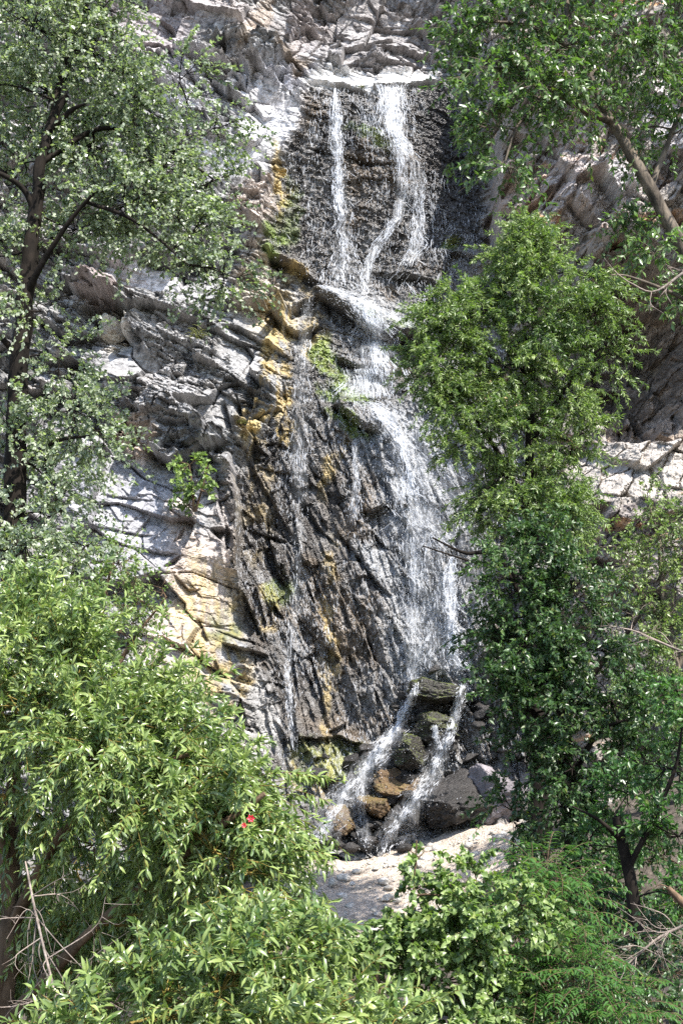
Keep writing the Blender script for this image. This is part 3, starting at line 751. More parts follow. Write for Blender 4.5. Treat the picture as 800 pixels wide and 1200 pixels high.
# nearest rock within a palm's width, for water that leaps over the small hollows
Yn = Yc.copy()
for sh in (1, 2, 4):
    Yn = np.minimum(Yn, np.minimum(np.roll(Yn, sh, 1), np.roll(Yn, -sh, 1)))
    Yn = np.minimum(Yn, np.minimum(np.roll(Yn, sh, 0), np.roll(Yn, -sh, 0)))
def frontY(x, z):
    i = np.clip(np.searchsorted(xs, x) - 1, 0, nx - 2); k = np.clip(np.searchsorted(zs, z) - 1, 0, nz - 2)
    return Yn[k, i]
def on_cliff(px, py):
    """where the view line of a photograph pixel meets the rock"""
    y = 32.0
    for _ in range(25):
        p = at(px, py, y); y = 0.5 * y + 0.5 * float(surfY(np.array([p[0]]), np.array([p[2]]))[0])
    return at(px, py, y)

# ------------------------------------------------------------------ ground, gravel bank, pool
G = [(-20,-30,-1.7),(20,-30,-1.7),(-20,0,-1.7),(0,0,-1.75),(20,0,-1.5),(0,4,-1.9),(-6,6,-2.2),(6,6,-2.2),(-9,11,-3.2),(0,11,-3.6),(9,11,-2.6),(-10,17,-3.4),(-2,18,-3.9),(-14,24,-2.5),(-8,26,-2.8),(14,20,-0.5),(10,26,0.5),(-25,15,-1),(25,15,1),(-25,35,0),(25,35,2),(-8,31,-2.0),(8,31,0.5)]
for p in ((340,1075,26.3),(420,1085,25.6),(480,1082,25.4),(560,1045,25.6),(590,1000,26.5),(600,975,28.5),(540,985,28.8),(470,1003,29.3),(400,1012,29.2),(360,1020,28.6),(300,1040,28),(632,1008,22.0),(762,1170,16.5),(700,1100,18.5),(800,1150,15.5),(430,1110,23.5)):
    q = at(*p); G.append((q[0], q[1], q[2]))
gev = tps_fit([(a / 5, b / 5) for a, b, _ in G], [c for *_, c in G], 1e-3)
def groundZ(x, y): return gev(np.asarray(x, float) / 5, np.asarray(y, float) / 5)
gx = np.concatenate([np.linspace(-120, -13, 24, endpoint=False), np.linspace(-13, 13, 300), np.linspace(13, 120, 25)[1:]])
gy = np.concatenate([np.linspace(-120, -6, 20, endpoint=False), np.linspace(-6, 36, 420), np.linspace(36, 120, 12)[1:]])
GX, GY = np.meshgrid(gx, gy)
GZ = groundZ(np.clip(GX, -25, 25), np.clip(GY, -30, 36)) + 0.16 * fbm(GX * 0.8, GY * 0.8, 5, 401) + 0.05 * fbm(GX * 4, GY * 4, 3, 402)
gi = np.arange(GX.size).reshape(GX.shape)
mb = MB(); mb.add(np.stack([GX, GY, GZ], -1), quads=np.stack([gi[:-1, :-1], gi[:-1, 1:], gi[1:, 1:], gi[1:, :-1]], -1).reshape(-1, 4))
tag(mb.build('ground', M['soil']), 'dark soil of the stream bank below the cliff', 'ground', kind='structure')

def sheet(name, pts_px, mat, lift, rough, step=0.05):
    P = np.array([at(*p) for p in pts_px])
    x0, y0 = P[:, 0].min() - .3, P[:, 1].min() - .3; x1, y1 = P[:, 0].max() + .3, P[:, 1].max() + .3
    ax, ay = np.meshgrid(np.arange(x0, x1, step), np.arange(y0, y1, step))
    sd = poly_sdf((ax + .25 * fbm(ax * 2, ay * 2, 3, 5)).astype(f32), (ay + .25 * fbm(ax * 2 + 5, ay * 2, 3, 6)).astype(f32), [(p[0], p[1]) for p in P])
    z = groundZ(ax, ay) + 0.16 * fbm(ax * .8, ay * .8, 5, 401) + lift * sstep(-.3, .35, sd) - 0.06 * sstep(0, -.3, sd) + rough * fbm(ax * 5, ay * 5, 4, 77)
    keep = sd > -0.3
    ii = np.arange(ax.size).reshape(ax.shape)
    q = np.stack([ii[:-1, :-1], ii[:-1, 1:], ii[1:, 1:], ii[1:, :-1]], -1).reshape(-1, 4)
    q = q[keep.ravel()[q].all(1)]
    used = np.unique(q); rm = np.zeros(ax.size, int); rm[used] = np.arange(len(used))
    mb = MB(); mb.add(np.stack([ax, ay, z], -1).reshape(-1, 3)[used], quads=rm[q])
    return mb.build(name, mat)
tag(sheet('gravel_bank', [(300,1050,27.6),(350,1015,28.9),(420,1012,29.4),(500,985,29.6),(560,960,29.4),(625,965,28),(640,1010,24.5),(590,1090,23.4),(430,1120,23.2),(330,1100,25.5)], M['gravel'], 0.12, 0.04),
    'pale sunlit gravel bank spread out below the waterfall', 'gravel', kind='structure')
tag(sheet('pool', [(355,1005,29.5),(395,975,30.2),(470,975,30.2),(486,996,29.4),(446,1014,28.9),(385,1022,28.6)], M['pool'], 0.17, 0.01),
    'shallow pool at the foot of the waterfall', 'water', kind='structure')

# ------------------------------------------------------------------ boulders
def boulder_mesh(size, seed, cuts=11, sub=6):
    rs = RS(seed)
    import bmesh
    bm = bmesh.new(); bmesh.ops.create_icosphere(bm, subdivisions=sub, radius=1.0)
    V = np.array([v.co for v in bm.verts]); F = np.array([[v.index for v in f.verts] for f in bm.faces]); bm.free()
    for _ in range(cuts):                                            # plane off random faces: an angular block
        n = norm(rs.normal(size=3)); d = rs.uniform(0.30, 0.80)
        k = V @ n - d
        V = np.where(k[:, None] > 0, V - k[:, None] * n * 0.97, V)
    nn = norm(V)
    k = seed * .37
    r = 1 + 0.12 * fbm(V[:, 0] * 1.7 + k, V[:, 1] * 1.7 + V[:, 2] * 2, 2, seed) - 0.16 * ridged(V[:, 0] * 1.6 + V[:, 1] * .9 + k, V[:, 2] * 2.4 + V[:, 1] * 1.2, 5, seed + 3) + .1 + .08 * beds(V[:, 0] + V[:, 1] * .5, V[:, 2] + V[:, 1] * .3, .5, .38, seed, .9) * (sub > 2)
    if sub > 3:
        W = V + .02 * rs.normal(size=3)
        for q_, am in ((.42, .11), (.17, .05)):
            val, e = worley3(W[:, 0] / q_ + k, W[:, 1] / q_, (W[:, 2] + .3 * W[:, 0]) / q_ * 1.6, seed + 40)
            r = r + am * val - .04 * np.exp(-(e / .06) ** 2)
    return V * r[:, None] * np.asarray(size), F
ROCKS = []
def rock_thing(name, px, py, Y, wpx, hpx, dm, rotz, tilt, mat, label, cat, seed, group=None, cuts=11, sub=6):
    c = at(px, py, Y)
    ppm = FP / (Y * CT + c[2] * ST)
    V, F = boulder_mesh((wpx / ppm / 2 * 1.1, dm / 2, hpx / ppm / 2 * 1.1), seed, cuts, sub)
    R = np.array(Matrix.Rotation(math.radians(tilt), 3, 'Y') @ Matrix.Rotation(math.radians(rotz), 3, 'Z'))
    V = V @ R.T
    ROCKS.append((V + c, F))
    mb = MB(); mb.add(V, tris=F)
    o = mb.build(name, mat); o.location = [float(q) for q in c]
    return tag(o, label, cat, group)
RM = dict(
    mossy=rock_material('mossy_wet_rock', False, (0.028, 0.024, 0.019), 0.75, 0.7),
    brown=rock_material('brown_wet_rock', False, (0.12, 0.07, 0.03), 0.7, 0.25),
    dark=rock_material('wet_shaded_rock', False, (0.026, 0.023, 0.021), 0.7, 0.0),  # wet stone; the leaning slab's shade is also put into this near black
    grey=rock_material('grey_rock', False, (0.20, 0.18, 0.19), 0.15, 0.0),
    pale=rock_material('pale_rock', False, (0.50, 0.46, 0.40), 0.0, 0.0),
    buff=rock_material('buff_rock', False, (0.46, 0.40, 0.32), 0.0, 0.0))
GB = 'boulders at the foot of the waterfall'
rock_thing('boulder', 514, 814, 30.2, 68, 36, 1.5, 10, 8, RM['mossy'], 'dark mossy boulder splitting the stream at top of the rock pile', 'boulder', 5, GB)
rock_thing('boulder', 508, 850, 30.1, 60, 44, 1.4, 40, 4, RM['mossy'], 'dark wet boulder under the topmost mossy one', 'boulder', 6, GB)
rock_thing('boulder', 482, 886, 29.7, 66, 40, 1.4, -15, 22, RM['mossy'], 'moss topped dark boulder midway between the two lower streams', 'boulder', 7, GB)
rock_thing('boulder', 466, 925, 29.6, 74, 44, 1.3, 25, 12, RM['brown'], 'broad ochre brown boulder below the moss topped one', 'boulder', 8, GB)
rock_thing('boulder', 441, 948, 29.3, 40, 40, 1.0, -30, 30, RM['brown'], 'cracked brown boulder leaning between the split streams', 'boulder', 9, GB)
rock_thing('boulder', 401, 958, 29.2, 36, 46, 0.9, 15, -6, RM['brown'], 'rounded brown boulder with water running down its left', 'boulder', 10, GB)
rock_thing('boulder', 458, 975, 29.2, 34, 22, 0.8, 0, 10, RM['brown'], 'small yellowish brown boulder at the edge of the pool', 'boulder', 12, GB)
rock_thing('boulder', 427, 990, 29.0, 62, 26, 0.9, 20, 5, RM['dark'], 'low wet dark rock lying in the pool', 'boulder', 11, GB)
rock_thing('rock_slab', 534, 944, 29.0, 124, 66, 1.7, 15, -26, RM['dark'], 'big leaning rock slab coloured black as in shade, above the gravel bank', 'rock', 14, GB)
rock_thing('rock_slab', 578, 925, 28.9, 84, 70, 1.3, -20, -10, RM['grey'], 'purple grey rock slab behind the gravel under the trees', 'rock', 15, GB)
rock_thing('stone', 458, 1020, 28.2, 32, 20, 0.5, 20, -18, RM['pale'], 'small white stone alone on the gravel bank', 'stone', 16)
p = on_cliff(131, 386)
rock_thing('rock_block', 131, 386, p[1] - 0.25, 42, 50, 0.8, 10, 28, RM['buff'], 'pale buff block wedged under a ledge of the left cliff', 'rock', 21, cuts=22)
p = on_cliff(233, 616)
rock_thing('rock_block', 233, 616, p[1] - 0.1, 20, 20, 0.4, 30, 10, RM['pale'], 'small pale stone lodged in the cliff crevice below the sapling', 'rock', 22)
rs = RS(77)
mb = MB()
for i in range(900):
    a = rs.uniform(310, 620); b_ = rs.uniform(985, 1110); Yg = rs.uniform(23.5, 29.3)
    x = (a - 400) / FP * Yg; z = float(groundZ(x, Yg)) + 0.14
    V, F = boulder_mesh(np.array([1, 1, .6]) * (.018 + .13 * rs.uniform() ** 5) * rs.uniform(.8, 1.6, 3), 500 + i, 6, 1)
    mb.add(V + (x, Yg, z), tris=F)
o = mb.build('loose_stones', RM['pale']); tag(o, 'loose pale pebbles scattered over the gravel bank', 'pebbles', kind='stuff')
mb = MB(); rs = RS(78); rv = []
for i in range(150):
    t = rs.uniform(0, 1); a = 535 - 150 * t + rs.normal(0, 34); b_ = 815 + 175 * t + rs.normal(0, 14)
    if b_ > 1003: continue
    c = on_cliff(a, b_); V, F = boulder_mesh(np.array([1.2, 1, .75]) * rs.uniform(.07, .26), 1500 + i, 9, 3)
    Rm = np.array(Matrix.Rotation(rs.uniform(0, 6), 3, 'Z') @ Matrix.Rotation(rs.uniform(-.7, .7), 3, 'Y'))
    V = V @ Rm.T + c + (0, -.12 - .35 * t, 0); mb.add(V, tris=F); ROCKS.append((V, F))
tag(mb.build('wet_rubble', RM['dark']), 'broken wet rubble filling the gaps between the boulders', 'rubble', kind='stuff')
from mathutils.bvhtree import BVHTree
_v = np.concatenate([v for v, _ in ROCKS]); _o = np.cumsum([0] + [len(v) for v, _ in ROCKS[:-1]])
BV = BVHTree.FromPolygons([tuple(map(float, v)) for v in _v], [tuple(map(int, t)) for t in np.concatenate([f + o_ for (_, f), o_ in zip(ROCKS, _o)])])
def rockY(x, z, y):
    out = y.copy(); it = np.nditer(x, flags=['multi_index'])
    for _ in it:
        m = it.multi_index
        h = BV.ray_cast((float(x[m]), 20.0, float(z[m])), (0, 1, 0), 12)
        if h[0] is not None and h[0].y < out[m]: out[m] = h[0].y
    return out

# ------------------------------------------------------------------ the waterfall
WF = empty('waterfall', at(440, 990, 29.5))
tag(WF, 'thin white waterfall trickling down the dark wet rock face', 'waterfall', kind='structure')
def strands(mb, path, w, n, seed, length=(0.05, 0.26), rad=(0.003, 0.0075), off=(0.02, 0.10), fall=0.0, core=1.25, mat=0):
    """thin threads of water along a course: path [(px, py)], w [px width at each point]"""
    rs = RS(seed)
    p = np.asarray(path, float); seg = np.linalg.norm(np.diff(p, axis=0), axis=1); s = np.concatenate([[0], np.cumsum(seg)])
    K = 7
    pos = rs.uniform(0, s[-1], n * 2); lat = np.sign(rs.uniform(-1, 1, n * 2)) * np.abs(rs.uniform(0, 1, n * 2)) ** core
    wl = np.interp(pos, s, w)
    den = .65 * vnoise(pos / 38 + seed, lat * wl / 9 + 50, seed) + .35 * vnoise(pos / 11, lat * wl / 3.5 + 50, seed + 1) - .22 * np.abs(lat) + .08
    keep = np.argsort(-(den + rs.uniform(-.22, .22, n * 2)))[:n]; pos = pos[keep]; lat = lat[keep]
    ln = rs.uniform(*length, n) * 48 * rs.uniform(.4, 1.2, n)
    t = np.clip(pos[:, None] + np.linspace(-.5, .5, K)[None] * ln[:, None], 0, s[-1])
    cx = np.interp(t, s, p[:, 0]); cy = np.interp(t, s, p[:, 1]); ww = np.interp(t, s, w)
    wob = np.interp(t, np.arange(0, s[-1] + 12, 12), np.cumsum(RS(seed + 5).normal(0, 1, len(np.arange(0, s[-1] + 12, 12)))) * .0 + RS(seed + 6).normal(0, 1, len(np.arange(0, s[-1] + 12, 12))))
    wid = np.interp(t, np.arange(0, s[-1] + 16, 16), RS(seed + 7).uniform(.6, 1.6, len(np.arange(0, s[-1] + 16, 16))))
    px = cx + wob * np.minimum(ww, 13) * .12 + lat[:, None] * ww * wid / 2 + rs.normal(0, .7, (n, 1)) + np.cumsum(rs.normal(0, .26, (n, K)), 1)
    py = cy + rs.normal(0, .6, (n, 1))
    # from photograph coordinates to the rock: iterate the depth
    Yw = np.full(px.shape, 31.5)
    for _ in range(10):
        a = (px - 400) / FP; bq = (600 - py) / FP; sc = Yw / (CT - bq * ST)
        Yw = 0.5 * Yw + 0.5 * (rockY(a * sc, (ST + bq * CT) * sc, frontY(a * sc, (ST + bq * CT) * sc)) if p[:, 1].max() > 880 else frontY(a * sc, (ST + bq * CT) * sc))
    o = rs.uniform(*off, n)[:, None]
    if fall > 0: Yw = Yw * (1 - fall) + Yw.min(1, keepdims=True) * fall   # free falling threads keep the lip's distance
    Yw = Yw - o
    sc = Yw / (CT - bq * ST)
    P = np.stack([a * sc, Yw, (ST + bq * CT) * sc], -1)
    R = rs.uniform(*rad, n)[:, None] * np.array([.15, .7, 1, 1, .95, .7, .12])[None] * (0.75 + 0.5 * rs.uniform(0, 1, (n, K)))
    tubes(mb, P, R, 4, mat)
def veil_sheet(mb, path, w, dens, off=0.05):
    p = smooth_path(path, 60); ww = np.interp(np.linspace(0, 1, 60), np.linspace(0, 1, len(w)), w); K = 11
    lat = np.linspace(-.5, .5, K)
    px = p[:, :1] + lat[None] * ww[:, None]; py = np.repeat(p[:, 1:2], K, 1)
    Yw = np.full(px.shape, 31.0)
    for _ in range(10):
        a = (px - 400) / FP; bq = (600 - py) / FP; sc = Yw / (CT - bq * ST)
        f_ = frontY(a * sc, (ST + bq * CT) * sc)
        Yw = 0.5 * Yw + 0.5 * (rockY(a * sc, (ST + bq * CT) * sc, f_) if p[:, 1].max() > 880 else f_)
    Ys = Yw.copy()
    for sh in (1, 2): Ys = np.minimum(Ys, np.minimum(np.vstack([Ys[sh:], Ys[-sh:]]), np.vstack([Ys[:sh], Ys[:-sh]])))
    Ys = (Ys + np.vstack([Ys[1:], Ys[-1:]]) + np.vstack([Ys[:1], Ys[:-1]])) / 3 - off
    sc = Ys / (CT - bq * ST)
    P = np.stack([a * sc, Ys, (ST + bq * CT) * sc], -1)
    al = dens * (1 - np.abs(lat * 2)[None] ** 1.6) * sstep(0, .06, np.linspace(0, 1, 60))[:, None] * sstep(1, .9, np.linspace(0, 1, 60))[:, None]
    ii = np.arange(60 * K).reshape(60, K)
    c = np.zeros((60 * K, 4), f32); c[:, 0] = al.ravel(); c[:, 3] = 1
    mb.add(P, quads=np.stack([ii[:-1, :-1], ii[:-1, 1:], ii[1:, 1:], ii[1:, :-1]], -1).reshape(-1, 4), col=c)
def drops(mb, path, w, n, seed, rad=(0.005, 0.014), off=(0.03, 0.35)):
    rs = RS(seed); p = np.asarray(path, float)
    seg = np.linalg.norm(np.diff(p, axis=0), axis=1); s = np.concatenate([[0], np.cumsum(seg)])
    t = rs.uniform(0, s[-1], n); px = np.interp(t, s, p[:, 0]) + rs.normal(0, .45, n) * np.interp(t, s, w); py = np.interp(t, s, p[:, 1]) + rs.normal(0, 3, n)
    Yw = np.full(n, 31.5)
    for _ in range(10):
        a = (px - 400) / FP; bq = (600 - py) / FP; sc = Yw / (CT - bq * ST)
        Yw = 0.5 * Yw + 0.5 * (rockY(a * sc, (ST + bq * CT) * sc, frontY(a * sc, (ST + bq * CT) * sc)) if p[:, 1].max() > 880 else frontY(a * sc, (ST + bq * CT) * sc))
    Yw = Yw - rs.uniform(*off, n); sc = Yw / (CT - bq * ST)
    c = np.stack([a * sc, Yw, (ST + bq * CT) * sc], -1)
    o8 = np.array([(1,0,0),(-1,0,0),(0,1,0),(0,-1,0),(0,0,1.6),(0,0,-1.6)], float)
    V = c[:, None] + o8[None] * rs.uniform(*rad, n)[:, None, None]
    f = np.array([(0,2,4),(2,1,4),(1,3,4),(3,0,4),(2,0,5),(1,2,5),(3,1,5),(0,3,5)])
    mb.add(V, tris=(f[None] + np.arange(n)[:, None, None] * 6).reshape(-1, 3))
STREAMS = [
 ('stream', [([(391,104),(393,150),(397,200),(401,250),(404,290),(402,336)], [10,16,17,20,28,56], 560, {}), ([(393,108),(396,180),(400,260)], [8,10,12], 200, dict(rad=(.006,.013)))]),
 ('stream', [([(457,99),(460,130),(463,160)], [30,36,40], 420, dict(fall=.4)), ([(462,158),(469,190),(471,228),(462,258),(447,282),(432,310),(427,346)], [18,18,16,15,15,14,20], 430, {}),
     ([(468,162),(486,194),(490,240),(488,282),(478,312)], [20,18,15,18,30], 360, {}), ([(460,102),(462,150),(480,182)], [18,22,18], 240, dict(rad=(.006,.013)))]),
 ('drip_veil', [([(428,103),(432,140),(436,190)], [60,56,70], 130, dict(rad=(.004,.007), mat=1)), ([(505,200),(508,270),(505,350)], [40,50,60], 150, dict(rad=(.004,.007), mat=1)), ([(360,120),(362,220),(360,320)], [40,60,60], 60, dict(rad=(.003,.006))),
     ([(450,200),(455,280),(450,340)], [110,120,120], 150, dict(rad=(.003,.007), mat=1)), ([(500,330),(503,350),(505,372)], [50,50,40], 60, dict(fall=.8))]),
 ('shelf_stream', [([(378,334),(405,345),(430,362),(445,392)], [12,24,44,50], 300, dict(mat=1)), ([(385,338),(430,356),(490,385)], [12,18,26], 90, {}), ([(424,350),(436,380),(442,430),(440,462)], [20,46,60,60], 330, dict(fall=.6, rad=(.004,.009))), ([(438,372),(441,400),(442,440)], [12,14,16], 200, dict(rad=(.004,.009)))]),
 ('shelf_stream', [([(425,432),(428,448),(430,466)], [56,58,64], 170, dict(fall=.8, rad=(.004,.009)))]),
 ('slab_stream', [([(425,470),(455,488),(474,525),(482,570),(497,610),(512,645)], [32,40,46,48,52,56], 380, dict(mat=1)), ([(440,476),(468,505),(476,545),(482,580)], [12,14,12,12], 360, dict(rad=(.006,.013))), ([(450,480),(500,540),(545,620),(560,720)], [50,90,90,60], 170, dict(rad=(.004,.009), mat=1)),
     ([(415,515),(417,560),(415,610)], [8,10,16], 90, {}), ([(480,560),(486,620),(484,660)], [50,70,50], 140, dict(rad=(.004,.01), mat=1))]),
 ('stream', [([(530,652),(527,690),(529,735),(531,772),(543,786)], [9,15,18,20,16], 480, {}), ([(528,660),(528,720),(530,775)], [6,9,10], 240, dict(rad=(.006,.013))), ([(502,625),(506,690),(506,740),(508,790)], [60,64,70,74], 300, dict(rad=(.004,.009), mat=1))]),
 ('stream', [([(482,630),(487,690),(485,760),(488,800)], [24,24,28,18], 260, dict(rad=(.004,.010), mat=1)), ([(489,800),(478,832),(456,866),(433,895),(402,930),(386,958),(372,988)], [9,13,18,22,24,20,20], 600, dict(off=(.01,.1))), ([(452,880),(425,910),(420,945),(432,1000)], [14,14,18,22], 220, dict(off=(.01,.1))), ([(470,850),(430,900),(395,945),(375,985)], [30,50,60,50], 320, dict(mat=1, off=(.01,.08))), ([(520,870),(495,925),(455,990)], [36,40,60], 240, dict(mat=1, off=(.01,.08))), ([(486,805),(460,860),(430,897)], [6,8,10], 200, dict(rad=(.006,.014), off=(.01,.12)))]),
 ('stream', [([(545,796),(538,826),(525,862),(505,908),(486,935),(466,965),(446,1000)], [11,15,19,18,16,18,26], 600, dict(off=(.01,.1))), ([(542,800),(530,850),(505,908)], [7,9,9], 300, dict(rad=(.006,.014), off=(.01,.12))), ([(509,850),(512,885)], [9,9], 80, dict(off=(.01,.1)))]),
 ('trickle', [([(362,345),(357,400),(352,450),(350,520),(352,600)], [16,18,22,26,24], 130, dict(rad=(.004,.010), mat=1)), ([(352,600),(346,700),(338,790),(345,882)], [12,12,10,12], 90, dict(rad=(.004,.010), mat=1)), ([(336,780),(343,880)], [7,9], 60, {})]),
]
for i, (nm, parts) in enumerate(STREAMS):
    mb = MB(); sp = MB(); vs = MB()
    for j, (pa, w, n, kw) in enumerate(parts):
        kw2 = dict(off=(.02, .1)); kw2.update(kw)
        low = max(q[1] for q in pa) > 900
        if nm != 'drip_veil': veil_sheet(vs, pa, [q * .95 for q in w], .15 if nm == 'trickle' else .27 if low else .2 if max(w) > 45 and nm != 'shelf_stream' else .36 if nm == 'shelf_stream' else .42)
        strands(mb, pa, w, int(n * (.48 if low else 1.0)), 900 + i * 20 + j, **kw2)
        drops(sp, pa, w, int(n * (.6 if low else 1.3)), 1900 + i * 20 + j, rad=(.003, .009), off=(.02, .14))
    so = mb.build(nm, [M['water'], M['veil']], WF)
    sp.build('spray', M['water'], so)
    if vs.v: vs.build('water_sheet', M['sheet'], so)
# beads and short runs of water film, modelled pale for the wet face's glints
rs = RS(444); fx = rs.uniform(275, 640, 42000); fy = rs.uniform(100, 980, 42000)
k = poly_sdf(fx.astype(f32), fy.astype(f32), WET_POLY) > 4
k &= vnoise(fx / 34, fy / 70, 445) + .35 * vnoise(fx / 9, fy / 15, 446) + .25 * ((fx > 400) & (fy > 450)) - .08 * (fy < 320) > rs.uniform(.35, 1.15, len(fx))
fx = fx[k]; fy = fy[k]; mb = MB(); n = len(fx); K = 4
px = fx[:, None] + np.cumsum(rs.normal(0, .5, (n, K)), 1); py = fy[:, None] + np.linspace(-.5, .5, K)[None] * rs.uniform(1.2, 7, (n, 1))
Yw = np.full(px.shape, 31.5)
for _ in range(10):
    a = (px - 400) / FP; bq = (600 - py) / FP; sc = Yw / (CT - bq * ST); i = np.clip(np.searchsorted(xs, a * sc) - 1, 0, nx - 2)
    Yw = 0.5 * Yw + 0.5 * surfY(a * sc, (ST + bq * CT) * sc)
Yw = Yw - .012; sc = Yw / (CT - bq * ST)
tubes(mb, np.stack([a * sc, Yw, (ST + bq * CT) * sc], -1), rs.uniform(.0025, .0075, (n, 1)) * np.array([.2, 1, 1, .2])[None], 4)
mb.build('film_glints', M['veil'], WF)

# ------------------------------------------------------------------ foliage
def leaf_shape(kind):
    """leaf blade along +y, unit length; returns verts, tris, quads"""
    if kind == 'lance':                                   # narrow, folded along the rib and arched
        t = [0.02, 0.32, 0.68]; w = [0.02, 0.125, 0.095]; z = [0, 0.05, 0.03]
    elif kind == 'ovate':
        t = [0.05, 0.34, 0.68]; w = [0.06, 0.36, 0.24]; z = [0, 0.04, 0.02]
    else:                                                 # 'oval'
        t = [0.05, 0.38, 0.72]; w = [0.05, 0.22, 0.16]; z = [0, 0.05, 0.02]
    V = []
    for a, b_, c in zip(t, w, z): V += [(-b_, a, c + b_ * .35), (0, a, c), (b_, a, c + b_ * .35)]
    V.append((0, 1, -0.10))
    q = [(0, 1, 4, 3), (1, 2, 5, 4), (3, 4, 7, 6), (4, 5, 8, 7)]; tr = [(6, 7, 9), (7, 8, 9)]
    return np.array(V, float), np.array(tr), np.array(q)
def small_leaf(kind):
    w = {'lance': .13, 'ovate': .36, 'oval': .23}[kind]
    V = np.array([(0, 0, 0), (w, .42, .06), (0, 1, -.05), (-w, .42, .06)], float)
    return V, np.array([(0, 1, 2), (0, 2, 3)]), None
def put_leaves(mb, pos, d, n, size, kind, fine, rs, mat=0, tint=None):
    V, tr, q = leaf_shape(kind) if fine else small_leaf(kind)
    d = norm(d); s = norm(np.cross(d, n)); n = np.cross(s, d)
    N = len(pos)
    sz = np.asarray(size)[:, None, None]
    W = pos[:, None] + sz * (V[None, :, 0:1] * s[:, None] + V[None, :, 1:2] * d[:, None] + V[None, :, 2:3] * n[:, None])
    nv = len(V); off = (np.arange(N) * nv)[:, None, None]
    if tint is None: tint = np.clip(rs.normal(.5, .24, N), 0, 1)
    c = np.zeros((N, nv, 4), f32); c[..., 0] = tint[:, None]; c[..., 1] = (rs.uniform(0, 1, N) > .93)[:, None] * rs.uniform(.3, 1, N)[:, None]; c[..., 3] = 1
    mb.add(W, tris=(tr[None] + off).reshape(-1, 3), quads=None if q is None else (q[None] + off).reshape(-1, 4), mat=mat, col=c)

def nearest(P, q):
    return P[np.argmin(((P - q) ** 2).sum(1))]

def foliage(mb, clumps, limbs, seed, leaf, size, per, kind, fine=False, twig=(0.4, 0.8), droop=0.35, up=0.9, spread=0.8, bark_mat=1, twig_r=0.004, hollow=0.45, outward=1.0, link=True):
    """clumps: (px, py, Y, rx px, ry px, depth radius m, number of twigs); leaves sit along short twigs that spring from sub-branches of each clump"""
    rs = RS(seed)
    droop0 = droop; up0 = up
    for cl in clumps:
        px, py, Y, rx, ry, rd, nt_ = cl[:7]
        droop, up = cl[7:9] if len(cl) > 7 else (droop0, up0)
        c = at(px, py, Y); ppm = FP / (Y * CT + c[2] * ST)
        ax = np.array([rx / ppm, rd, ry / ppm])
        if link and limbs is not None:
            b0 = nearest(limbs, c)
            mid = (b0 + c) / 2 + rs.normal(0, .06, 3) * np.linalg.norm(c - b0)
            pth = smooth_path([b0, mid, c], 8)
            tubes(mb, pth[None], np.linspace(.014, .006, 8)[None] * (Y / 15) ** .5, 5, bark_mat)
        ns = max(4, nt_ // 9)
        u = norm(rs.normal(size=(ns, 3))) * (rs.uniform(hollow, 1, (ns, 1)) ** .6)
        sub = c + u * ax * 0.8
        k = 6; tt = np.linspace(0, 1, k)[None, :, None]
        st = c + (sub - c) * 0.05
        P = st[:, None] * (1 - tt) + sub[:, None] * tt + (np.sin(tt * math.pi) * rs.normal(0, .07, (ns, 1, 3)) * ax.mean())
        tubes(mb, P, np.linspace(.008, .004, k)[None].repeat(ns, 0) * (Y / 15) ** .5, 4, bark_mat)
        who = rs.randint(0, ns, nt_)
        root = P[who, rs.randint(2, k, nt_)]
        out = norm((root - c) / ax)
        dirn = norm(out * outward + rs.normal(0, spread, (nt_, 3)) + np.array([0, 0, up * .5]))
        L = rs.uniform(*twig, nt_)
        K = 6; s = np.linspace(0, 1, K)
        T = root[:, None] + dirn[:, None] * (L[:, None] * s[None])[..., None]
        T[..., 2] -= droop * L[:, None] * s[None] ** 2
        tubes(mb, T, np.linspace(1, .35, K)[None].repeat(nt_, 0) * twig_r, 3, bark_mat)
        # leaves
        n = nt_ * per
        ti = np.repeat(np.arange(nt_), per); fr = rs.uniform(.12, 1.0, n) ** .8
        x = fr * (K - 1.001); i = x.astype(int); f = (x - i)[:, None]
        pos = T[ti, i] * (1 - f) + T[ti, i + 1] * f
        td = norm(T[ti, i + 1] - T[ti, i])
        side = norm(np.cross(td, rs.normal(size=(n, 3))))
        d = norm(td * .7 + side * .8 + np.array([0, 0, -droop]) + rs.normal(0, .4, (n, 3)))
        nn = norm(np.array([0.25, -0.42, 0.85]) * .75 + rs.normal(0, .62, (n, 3)))
        clt = rs.normal(.5, .12); tw = rs.normal(0, .14, nt_)
        put_leaves(mb, pos, d, nn, size * rs.uniform(.6, 1.2, n), kind, fine, rs, 0, np.clip(clt + tw[ti] + rs.normal(0, .22, n), 0, 1))

def plant(name, base, label, cat, trunk, limbs, clumps, leafmat, bark, seed, group=None, crown='crown', twigmat=None, **kw):
    """a tree or shrub: an Empty at its foot with trunk, limbs and crown"""
    root = empty(name, base); tag(root, label, cat, group)
    allp = []
    for nm, lst in (('trunk', [trunk] if trunk else []), ('limb', limbs)):
        for q, l in enumerate(lst):
            P = np.array([at(a, b_, c) for a, b_, c, _ in l]); R = np.array([r / 2 * c / FP for _, _, c, r in l])
            m, PP, RR = limb_tube(P, R, seed + q * 7 + (3 if nm == 'limb' else 0), sides=12 if nm == 'trunk' else 8)
            m.build(nm, bark, root); allp.append(PP)
    allp = np.vstack(allp) if allp else None
    m = MB(); foliage(m, clumps, allp, seed + 99, **kw)
    m.build(crown, [leafmat, twigmat or bark], root)
    return root

